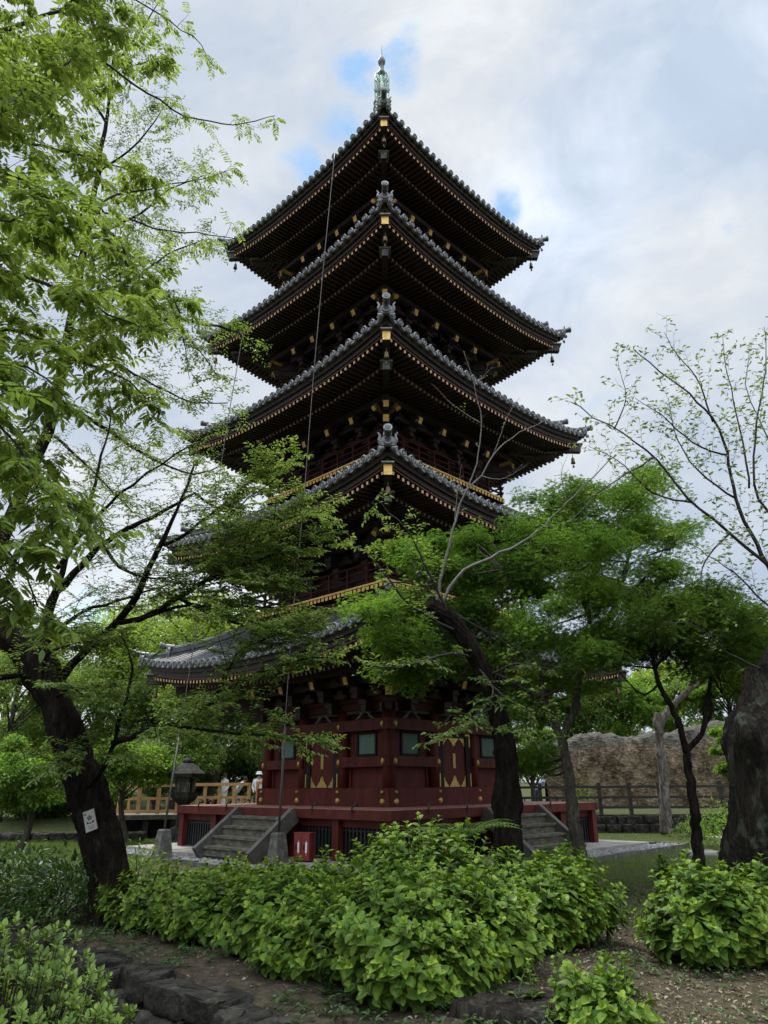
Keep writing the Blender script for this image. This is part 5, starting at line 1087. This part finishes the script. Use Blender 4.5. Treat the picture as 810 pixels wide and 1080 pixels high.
railing('pine railing section left of the stone lantern', q(126), q(187), YW, .78, 3); railing('pine railing section between the lantern and the pagoda', q(200), q(262), YW, .80, 4); railing('end section of pine railing touching the red pagoda wall', q(268), q(300), YW + .6, .84, 2)
o = empty('walkway_deck', (q(112), YW, .6)); tag(o, 'dark wooden walkway deck carrying the pine railings', 'walkway'); s = MB(); s.box((0, -.15, .0), (q(330) - q(112), 1.9, .15)); s.build('deck', M['step'], o); 
for x in np.linspace(.5, q(330) - q(112), 8): s = MB(); s.box((x - .1, .0, -.75), (x + .1, .2, -.002)); s.build('support', M['rail_dark'], o)
s = MB(); s.box((0, .6, -.75), (q(330) - q(112), .7, -.01)); s.build('underside_shade', M['void'], o)  # black sheet standing for the shade under the deck
s = MB(); t = q(-40); r = np.random.default_rng(52)
while t < q(150):
    w_ = r.uniform(.5, 1.1); rock(s, (t + w_ / 2, 25.6 + r.normal(0, .05), .12), w_ / 2, .3, .17, r); t += w_
tag(s.build('stone_border', M['stone_dark'], None, True), 'low dark stone border across the back of the left lawn', 'border')
# stone lantern
Lp = P(193, 855, 25.2); o = empty('stone_lantern', (Lp[0], Lp[1], .0)); tag(o, 'dark lichened stone lantern with a wide hexagonal cap behind the veranda', 'stone lantern')
hexa = lambda prof, m, nm: (lambda s: (s.lathe(prof, 6, 0), s.build(nm, m, o)))(MB())
hexa([(.0,0),(.62,0),(.62,.3),(.48,.42),(.30,.48)], M['lantern'], 'base'); hexa([(.27,.48),(.24,.9),(.27,1.2)], M['lantern'], 'shaft'); hexa([(.27,1.2),(.50,1.34),(.56,1.42),(.56,1.58),(.0,1.58)], M['lantern'], 'platform')
s = MB()
for i in range(6):
    a = R(60 * i); s.tube([(.36 * math.cos(a), .36 * math.sin(a), 1.58), (.36 * math.cos(a), .36 * math.sin(a), 2.02)], .075, 6)
for i in range(0, 6, 2):
    a0, a1 = R(60 * i), R(60 * i + 60); s.beam((.33 * (math.cos(a0) + math.cos(a1)) / 2, .33 * (math.sin(a0) + math.sin(a1)) / 2, 1.58), (.33 * (math.cos(a0) + math.cos(a1)) / 2, .33 * (math.sin(a0) + math.sin(a1)) / 2, 2.02), .32, .05, up=(math.cos(R(60 * i + 30)), math.sin(R(60 * i + 30)), 0))
s.build('fire_box', M['stone'], o); hexa([(.0,2.02),(.50,2.02),(.80,2.06),(.84,2.18),(.60,2.32),(.30,2.50),(.16,2.54)], M['lantern'], 'cap'); hexa([(.16,2.54),(.2,2.57),(.2,2.62),(.12,2.68),(0,2.70)], M['lantern'], 'finial')
o.scale = (.78, .78, .95)

# ------------------------------------------------------------------ small things round the pagoda
def loc2w(x, y, z): v = pg.matrix_basis @ Vector((x, y, z)); return np.array(v)
def cable_post(label, px, Y, h):
    p = P(px, 900, Y); o = empty('stone_post', (p[0], p[1], .0)); tag(o, label, 'stone post'); s = MB(); o.rotation_euler = (0, 0, PROT)
    for sg in (1,):
        v = [(-.19,-.19,0),(.19,-.19,0),(.19,.19,0),(-.19,.19,0),(-.115,-.115,h-.03),(.115,-.115,h-.03),(.115,.115,h-.03),(-.115,.115,h-.03),(-.09,-.09,h),(.09,-.09,h),(.09,.09,h),(-.09,.09,h)]
        s.add(v, [(0,1,5,4),(1,2,6,5),(2,3,7,6),(3,0,4,7),(4,5,9,8),(5,6,10,9),(6,7,11,10),(7,4,8,11),(8,9,10,11)])
    s.build('shaft', M['stone'], o); return p
pA = cable_post('stone post with a cable in front of the left stairs', 293, 17.0, .72); pB = cable_post('stone post with a cable on the lawn edge left of the veranda', 171, 19.0, .70)
s = MB(); s.box((-.05, -.012, .0), (.05, .012, .40), 0); o = tag(s.build('metal_plate', M['stringer']), 'small framed metal plate leaning on the stone cable post', 'plate'); o.location = (pA[0] + .13, pA[1] - .20, .0); o.rotation_euler = (0, 0, R(-30))
def cable(label, pts, post):
    o = empty('lightning_cable', tuple(post + np.array((0, 0, .70 - post[2])))); tag(o, label, 'cable', None); s = MB(); q = np.array(pts) - np.array(o.location); s.tube(resample(q, 40), .013, 6); s.build('wire', M['cable'], o, True)
    s = MB(); s.tube([q[-1], q[-1] + (q[-2] - q[-1]) * .55], .028, 8); s.build('sleeve', M['cable'], o, True)
    s = MB()
    for p in q[:-1]: s.tube([p, p + np.array((.35, .33, .02))], .012, 5)
    s.build('standoff', M['cable'], o)
cable('long lightning cable rising past the left eaves from the post by the stairs', [(-1.50,17.28,20.75),(-1.72,17.1,16.5),(-1.90,16.92,12.45),(-2.05,16.85,8.55),(-2.22,16.68,4.75),(pA[0],pA[1],.70)], pA)
cable('lightning cable near the left roof corners, ending in the lawn post', [(-4.75,20.55,16.6),(-4.95,20.05,12.5),(-5.15,19.95,8.6),(-5.32,19.6,4.8),(pB[0],pB[1],.68)], pB)
f = P(318, 905, 17.1); o = empty('fire_cabinet', (f[0], f[1], .12), PROT - R(90) + R(20)); tag(o, 'red double-door fire extinguisher box standing under the veranda edge', 'fire box'); o.scale = (.86, .86, .86)
s = MB(); s.box((-.23, -.0, .04), (.23, .26, .66), 0); s.box((-.25, -.02, .662), (.25, .28, .685), 0); s.box((-.20, .03, 0), (.20, .23, .038), 1); s.build('case', [M['redbox'], M['iron']], o)
for sg in (-1, 1):
    s = MB(); s.box((sg * .115 - .108, -.022, .05), (sg * .115 + .108, -.002, .65), 0); d_ = s.build('door', M['redbox'], o)
    s = MB(); s.box((sg * .115 - .03 + .03, -.028, .22), (sg * .115 + .03 + .02, -.0225, .46), 0); s.box((sg * .115 - .005 + .03, -.0285, .15), (sg * .115 + .03, -.0226, .50), 0); s.build('marking', M['white'], d_)
    s = MB(); s.box((sg * .115 - .055, -.05, .30), (sg * .115 - .025, -.0225, .40), 0); s.build('handle', M['iron'], d_)
# low stone retaining edge and the sunken channel in front
s = MB(); r = np.random.default_rng(53); t = -.3; tW = np.array((WD[0], WD[1], 0)); nW = np.array((WN[0], WN[1], 0))
while t < 9.0:
    w_ = r.uniform(.28, .75); c = np.array((*WA, 0)) + tW * (t + w_ / 2) + nW * .10
    for z, hh, off in ((-.10, .125, 0), (-.38, .20, .05)):
        k = MB(); rock(k, (0, 0, 0), w_ / 2 * 1.03, .20 + r.uniform(-.05, .05), hh * r.uniform(.8, 1.12), r, 0, 12); s.merge(k, np.array(Matrix.Translation(Vector(c + nW * (off + r.normal(0, .03)) + (0, 0, z + r.normal(0, .025)))) @ Matrix.Rotation(math.atan2(WD[1], WD[0]) + r.normal(0, .05), 4, 'Z')))
    t += w_
tag(s.build('retaining_edge', M['stone_dark'], None, True), 'low edging of dark mossy stones along the sunken channel at the bottom left', 'stone edging')
s = MB(); 
for i in range(9):
    c = np.array((*WA, 0)) + tW * (1.0 * i - .6) + nW * .62; k = MB(); k.box((-.49, -.16, -.2), (.49, .16, 0)); s.merge(k, np.array(Matrix.Translation(Vector(c + (0, 0, -.47 + r.normal(0, .012)))) @ Matrix.Rotation(math.atan2(WD[1], WD[0]) + r.normal(0, .015), 4, 'Z')))
o = s.build('channel_kerb', M['stone_dark']); tag(o, 'straight dark kerb of cut stones lower down along the channel', 'kerb')
# stump
b = G(548, 1078); o = empty('cut_stump', (b[0], b[1], 0)); tag(o, 'broad rotten cut stump among the bushes at the bottom edge', 'stump'); s = MB(); n = 22; an = np.arange(n) * 2 * math.pi / n; r = np.random.default_rng(54); rr = .38 * (1 + .10 * np.sin(3 * an) + r.normal(0, .05, n)); lv = [(-.1, 1.25), (.03, 1.05), (.11, .98), (.14, .86), (.12, .4), (.13, .05)]
v = np.vstack([np.stack([rr * k * np.cos(an) * 1.15, rr * k * np.sin(an) * .8, np.full(n, z) + r.normal(0, .012, n)], -1) for z, k in lv]); i = np.arange(5)[:, None] * n; j = np.arange(n)[None]; j2 = (j + 1) % n; s.add(v, np.stack([i + j, i + j2, i + n + j2, i + n + j], -1).reshape(-1, 4)); s.build('wood', M['bark_old'], o, True)
# flat stones in the grass at the right
for lab, px, py, a_, b_ in (('flat pale stone lying in the grass left of the huge trunk', 738, 902, .4, .25), ('small pale stone in the grass behind the flat one', 752, 886, .3, .2)):
    g = G(px, py); s = MB(); rock(s, (0, 0, .02), a_, b_, .09, np.random.default_rng(3)); o = tag(s.build('ground_stone', M['paving'], None, True), lab, 'stone'); o.location = tuple(g)

# ------------------------------------------------------------------ people far behind the railing and the fence
def person(label, p, face, shirt, pants, hat=None, pose='stand', h=1.65):
    k = h / 1.65; o = empty('person', p, face); tag(o, label, 'person'); me = bpy.data.meshes.new('body')
    J = {'pel': (0,0,.90,.125), 'spi': (0,.0,1.12,.13), 'che': (0,-.01,1.30,.145), 'nek': (0,-.015,1.43,.058), 'hea': (0,-.03,1.54,.088), 'top': (0,-.03,1.60,.075)}
    for sg, nm in ((-1, 'l'), (1, 'r')):
        J.update({'hip'+nm: (sg*.09,0,.84,.095), 'kne'+nm: (sg*.10,-.04 if sg > 0 else .02,.47,.062), 'ank'+nm: (sg*.10,.05 if sg > 0 else .03,.09,.042), 'toe'+nm: (sg*.115,-.13,.035,.032), 'sho'+nm: (sg*.185,0,1.36,.06), 'elb'+nm: (sg*.24,.03,1.10,.045), 'wri'+nm: (sg*.22,-.12,.92,.032), 'han'+nm: (sg*.21,-.19,.87,.03)})
    if pose == 'bow':
        for q in ('spi','che','nek','hea','top','shol','shor','elbl','elbr','wril','wrir','hanl','hanr'): x, y, z, w_ = J[q]; d = z - .9; a = R(38); J[q] = (x, y * math.cos(a) - d * math.sin(a), .9 + d * math.cos(a) + y * math.sin(a) * .2, w_)
    ks = list(J); E_ = [('pel','spi'),('spi','che'),('che','nek'),('nek','hea'),('hea','top')]
    for nm in 'lr': E_ += [('pel','hip'+nm),('hip'+nm,'kne'+nm),('kne'+nm,'ank'+nm),('ank'+nm,'toe'+nm),('che','sho'+nm),('sho'+nm,'elb'+nm),('elb'+nm,'wri'+nm),('wri'+nm,'han'+nm)]
    me.from_pydata([tuple(c * k for c in J[q][:3]) for q in ks], [(ks.index(a), ks.index(b)) for a, b in E_], []); t = bpy.data.objects.new('body_tmp', me); COL.objects.link(t); md = t.modifiers.new('skin', 'SKIN'); t.modifiers.new('sub', 'SUBSURF').levels = 2
    for i, q in enumerate(ks): me.skin_vertices[0].data[i].radius = (J[q][3] * k * (1.25 if q in ('che', 'spi', 'pel') else 1), J[q][3] * k)
    me.skin_vertices[0].data[0].use_root = True; dg_ = bpy.context.evaluated_depsgraph_get(); m2 = bpy.data.meshes.new_from_object(t.evaluated_get(dg_)); bpy.data.objects.remove(t); m2.materials.clear()
    for mt in (M['skin'], shirt, pants, M['hair']): m2.materials.append(mt)
    hd = np.array(J['hea'][:3]) * k
    for f in m2.polygons:
        c = np.array(f.center); f.use_smooth = True; dH = np.linalg.norm(c - hd); zc_ = c[2] / k
        f.material_index = 0 if dH < .15 * k else (2 if zc_ < .93 and abs(c[0]) < .2 * k and (pose != 'bow' or c[1] > -.14) else (0 if abs(c[0]) > .18 * k and zc_ < 1.0 else 1))
        if zc_ < .07: f.material_index = 3
    body = bpy.data.objects.new('body', m2); COL.objects.link(body); body.parent = o
    s = MB(); s.lathe([(.0, .118), (.06, .108), (.095, .06), (.104, .0), (.098, -.05)], 14, 0, hd + (0, .012, .035)); s.build('hair', M['hair'], o, True)
    s = MB()
    for sg in (-1, 1): s.lathe([(0, .011), (.011, 0), (0, -.011)], 8, 0, hd + (sg * .033, -.088, .015))
    s.build('eyes', M['iron'], o)
    s = MB(); s.tube([hd + (0, -.085, .01), hd + (0, -.108, -.02), hd + (0, -.09, -.03)], [.008, .014, .008], 6); s.build('nose', M['skin'], o, True)
    if hat: s = MB(); s.lathe([(0, .165), (.09, .155), (.118, .09), (.122, .06), (.17, .045), (.17, .038), (.10, .045)], 16, 0, hd + (0, .0, .015)); s.build('hat', hat, o, True)
pz = lambda x, y: float(hgt(x, y))
for lab, px, Y, shirt, pants, hat, pose, face in (('person in a white shirt and white cap next to the pagoda wall corner', 272, 31.5, 'cloth_white', 'cloth_dark', 'cloth_white', 'stand', 20), ('person in white behind the pine railing, beside the bent visitor', 236, 33, 'cloth_white', 'cloth_white', None, 'stand', -40), ('person in pale clothes bending over behind the pine railing', 248, 33.5, 'cloth_white', 'cloth_blue', None, 'bow', 90), ('person in dark and pale blue behind the dark fence left of the wall', 567, 30.5, 'cloth_blue', 'cloth_dark', None, 'bow', 70)):
    p = P(px, 840, Y); person(lab, (p[0], p[1], pz(p[0], p[1])), R(face), M[shirt], M[pants], M[hat] if hat else None, pose, 1.62)

# ------------------------------------------------------------------ grass and litter
r = np.random.default_rng(61); g = MB(); bl = np.array([(-.035, 0, 0), (.035, 0, 0), (.02, .03, .55), (0, .10, 1.0), (-.02, .03, .55)], float); bf = np.array([(0, 1, 2), (0, 2, 4), (4, 2, 3)])
def blades(n, x0, x1, y0, y1, h, dens=None):
    x = r.uniform(x0, x1, n); y = r.uniform(y0, y1, n); lx = np.abs((x - PX) * .707 + (y - PY) * .707); ly = np.abs((x - PX) * -.707 + (y - PY) * .707); d = (x - WA[0]) * WN[0] + (y - WA[1]) * WN[1]
    k = (np.maximum(lx, ly) > 6.05) & (d < -.05) & (np.sin(x * 1.3 + np.sin(y * .9) * 2) + np.sin(y * 1.7 + x * .6) + r.normal(0, .7, n) > (dens if dens is not None else -9)); x, y = x[k], y[k]; n = len(x); a = r.uniform(0, 6.28, n)
    rot = np.zeros((n, 3, 3)); rot[:, 0, 0] = np.cos(a); rot[:, 0, 1] = -np.sin(a); rot[:, 1, 0] = np.sin(a); rot[:, 1, 1] = np.cos(a); rot[:, 2, 2] = 1; rot[:, :, 2] += np.stack([r.normal(0, .3, n), r.normal(0, .3, n), 0 * a], -1)
    scatter(g, bl, bf, np.stack([x, y, hgt(x, y) - .005], -1), rot, h * r.uniform(.5, 1.3, n))
blades(42000, -14, -5.2, 15, 26, .11); blades(30000, 4.5, 13, 17.5, 28, .07); blades(60000, 2.0, 8.5, 9.3, 18, .05, -.6); blades(16000, -6, 6, 6.2, 11, .045, .6); blades(24000, 1.4, 7, 6, 11, .04, .1); blades(16000, -6, 1, 6, 12, .04, -.2)
kind(g.build('grass', M['grass']), 'stuff')
l = MB(); n = 26000; x = r.uniform(-5, 6.5, n); y = 5.6 + 9.5 * r.uniform(0, 1, n) ** 1.6; d = (x - WA[0]) * WN[0] + (y - WA[1]) * WN[1]; k = (d < -.02) & ((x > 1.3) | (r.uniform(0, 1, n) < .12)); x, y = x[k], y[k]
put_leaves(l, leaf_tpl(.5, .15, .3), np.stack([x, y, hgt(x, y) + .012], -1), r.normal(size=(len(x), 3)) * (1, 1, .15), np.array((0, 0, 1.0)) + r.normal(0, .25, (len(x), 3)), r.uniform(.02, .055, len(x))); kind(l.build('leaf_litter', M['litter']), 'stuff')

# small weeds and seedlings over the bare earth
wb = MB(); n = 4200; x = r.uniform(-5, 6, n); y = 5.8 + 8 * r.uniform(0, 1, n) ** 1.5; d = (x - WA[0]) * WN[0] + (y - WA[1]) * WN[1]; k = (d < -.03) & (np.sin(x * 2.3 + y) + np.sin(y * 2.9 - x * 1.1) + r.normal(0, .5, n) > np.where(x < .9, -.2, .75)); x, y = x[k], y[k]
for xa, ya in zip(x, y):
    k = int(r.integers(5, 11)); a = r.uniform(0, 6.28, k); put_leaves(wb, LEAF, np.stack([xa + r.normal(0, .04, k), ya + r.normal(0, .04, k), float(hgt(xa, ya)) + r.uniform(.0, .07, k)], -1), np.stack([np.cos(a), np.sin(a), r.uniform(.1, .9, k)], -1), np.array((0, 0, 1.0)) + r.normal(0, .2, (k, 3)), r.uniform(.03, .085, k))
kind(wb.build('weeds', M['leaf_shrub']), 'stuff')

# ------------------------------------------------------------------ sky, sun, exposure
SUN_EL, SUN_AZ = R(62), R(-35)      # azimuth measured from +Y towards +X
w = bpy.data.worlds.new('World'); scene.world = w; w.use_nodes = True; nt = w.node_tree; nt.nodes.clear(); ln = nt.links.new
out = nt.nodes.new('ShaderNodeOutputWorld'); bg = nt.nodes.new('ShaderNodeBackground'); bg.inputs[1].default_value = .1; ln(bg.outputs[0], out.inputs[0])
sky = nt.nodes.new('ShaderNodeTexSky'); sky.sky_type = 'NISHITA'; sky.sun_disc = False; sky.sun_elevation = SUN_EL; sky.sun_rotation = SUN_AZ; sky.air_density = 1.0; sky.dust_density = .2; sky.ozone_density = 3.0
tc = nt.nodes.new('ShaderNodeTexCoord')
def nz(scale, det, rough, off=(0, 0, 0), st=(1, 1, 1.6), dist=.0):
    mp = N(nt, 'ShaderNodeMapping'); mp.inputs['Location'].default_value = off; mp.inputs['Scale'].default_value = st; ln(tc.outputs['Generated'], mp.inputs[0]); n = N(nt, 'ShaderNodeTexNoise', Scale=scale, Detail=det, Roughness=rough, Distortion=dist); ln(mp.outputs[0], n.inputs['Vector']); return n
soft, mid, fine = nz(1.7, 4.0, .5, (.3, .1, .5), dist=.3), nz(4.5, 7.0, .58, (1.3, 2.1, .2), dist=.5), nz(9, 8.0, .62, (3, 1, 2))
def mth(op, a, b, c=None):
    m = N(nt, 'ShaderNodeMath', operation=op)
    for i, v in enumerate((a, b, c)):
        if v is None: continue
        if isinstance(v, (int, float)): m.inputs[i].default_value = v
        else: ln(v, m.inputs[i])
    return m.outputs[0]
hole = None     # breaks in the cloud deck where the blue shows
for px, py, wd_, amp in ((364, 80, .085, .95), (421, 74, .055, .9), (358, 135, .085, 1.1), (332, 182, .075, 1.1), (308, 222, .05, .8), (533, 224, .05, .9), (95, 640, .10, .7), (60, 560, .08, .35)):
    d = ray(px, py).normalized(); vm = N(nt, 'ShaderNodeVectorMath', operation='DISTANCE'); ln(tc.outputs['Generated'], vm.inputs[0]); vm.inputs[1].default_value = d
    mr = N(nt, 'ShaderNodeMapRange', interpolation_type='SMOOTHSTEP'); ln(vm.outputs['Value'], mr.inputs[0]); mr.inputs[1].default_value = 0; mr.inputs[2].default_value = wd_; mr.inputs[3].default_value = amp; mr.inputs[4].default_value = 0
    hole = mr.outputs[0] if hole is None else mth('MAXIMUM', hole, mr.outputs[0])
nmix = mth('MULTIPLY_ADD', mid.outputs[0], .6, mth('MULTIPLY', fine.outputs[0], .4))
hm = N(nt, 'ShaderNodeMapRange', interpolation_type='SMOOTHSTEP'); ln(mth('ADD', mth('MULTIPLY', hole, .85), mth('MULTIPLY', mth('SUBTRACT', nmix, .5), 5.0)), hm.inputs[0]); hm.inputs[1].default_value = .46; hm.inputs[2].default_value = 1.15; hm.inputs[3].default_value = 0; hm.inputs[4].default_value = .85
cl = ramp(nt, mth('MULTIPLY_ADD', soft.outputs[0], .50, mth('MULTIPLY_ADD', mid.outputs[0], .36, mth('MULTIPLY', fine.outputs[0], .14))), [(.40, (.47, .555, .685)), (.465, (.575, .645, .745)), (.53, (.69, .735, .79)), (.60, (.88, .895, .91))])
gl = None
for px, py, wd_, amp in ((575, 235, .16, .22), (640, 160, .2, .12), (800, 10, .25, .22), (560, 330, .2, .10), (200, 640, .3, .18)):
    d = ray(px, py).normalized(); vm = N(nt, 'ShaderNodeVectorMath', operation='DISTANCE'); ln(tc.outputs['Generated'], vm.inputs[0]); vm.inputs[1].default_value = d
    mr = N(nt, 'ShaderNodeMapRange', interpolation_type='SMOOTHSTEP'); ln(vm.outputs['Value'], mr.inputs[0]); mr.inputs[1].default_value = 0; mr.inputs[2].default_value = wd_; mr.inputs[3].default_value = amp; mr.inputs[4].default_value = 0
    gl = mr.outputs[0] if gl is None else mth('ADD', gl, mr.outputs[0])
# cloud deck brightened overhead and behind the camera, out of view, to light foliage
sx = N(nt, 'ShaderNodeSeparateXYZ'); ln(tc.outputs['Generated'], sx.inputs[0])
back = N(nt, 'ShaderNodeMapRange', interpolation_type='SMOOTHSTEP'); ln(mth('SUBTRACT', mth('MULTIPLY', sx.outputs[2], .9), mth('MULTIPLY', sx.outputs[1], .35)), back.inputs[0]); back.inputs[1].default_value = .55; back.inputs[2].default_value = .92; back.inputs[3].default_value = 1.0; back.inputs[4].default_value = 5.2
glow = mth('MULTIPLY', mth('ADD', mth('MULTIPLY', gl, mth('MULTIPLY', mid.outputs[0], 1.8)), 1.0), back.outputs[0])
cv = N(nt, 'ShaderNodeVectorMath', operation='SCALE'); ln(cl.outputs[0], cv.inputs[0]); ln(mth('MULTIPLY', glow, CLOUD), cv.inputs['Scale'])
sv = N(nt, 'ShaderNodeVectorMath', operation='MULTIPLY'); ln(sky.outputs[0], sv.inputs[0]); sv.inputs[1].default_value = (SKYK * .78, SKYK, SKYK * .95)
mx = N(nt, 'ShaderNodeMix', data_type='RGBA'); ln(hm.outputs[0], mx.inputs[0]); ln(cv.outputs[0], mx.inputs[6]); ln(sv.outputs[0], mx.inputs[7]); ln(mx.outputs[2], bg.inputs[0])
sd = bpy.data.lights.new('sun', 'SUN'); sd.energy = 3.3; sd.angle = R(8); sd.color = (1, .955, .88); so = bpy.data.objects.new('sun', sd); COL.objects.link(so)
dirv = Vector((math.sin(SUN_AZ) * math.cos(SUN_EL), math.cos(SUN_AZ) * math.cos(SUN_EL), math.sin(SUN_EL))); so.rotation_euler = dirv.to_track_quat('Z', 'Y').to_euler()
vs_ = scene.view_settings; vs_.view_transform = 'Standard'; vs_.look = 'None'; vs_.gamma = 1; vs_.use_curve_mapping = False; vs_.exposure = EXPO
cy = scene.cycles; cy.max_bounces = 6; cy.diffuse_bounces = 3; cy.glossy_bounces = 2; cy.transmission_bounces = 3; cy.transparent_max_bounces = 4; cy.use_denoising = True; cy.caustics_reflective = cy.caustics_refractive = False; cy.use_adaptive_sampling = True; cy.adaptive_threshold = .02
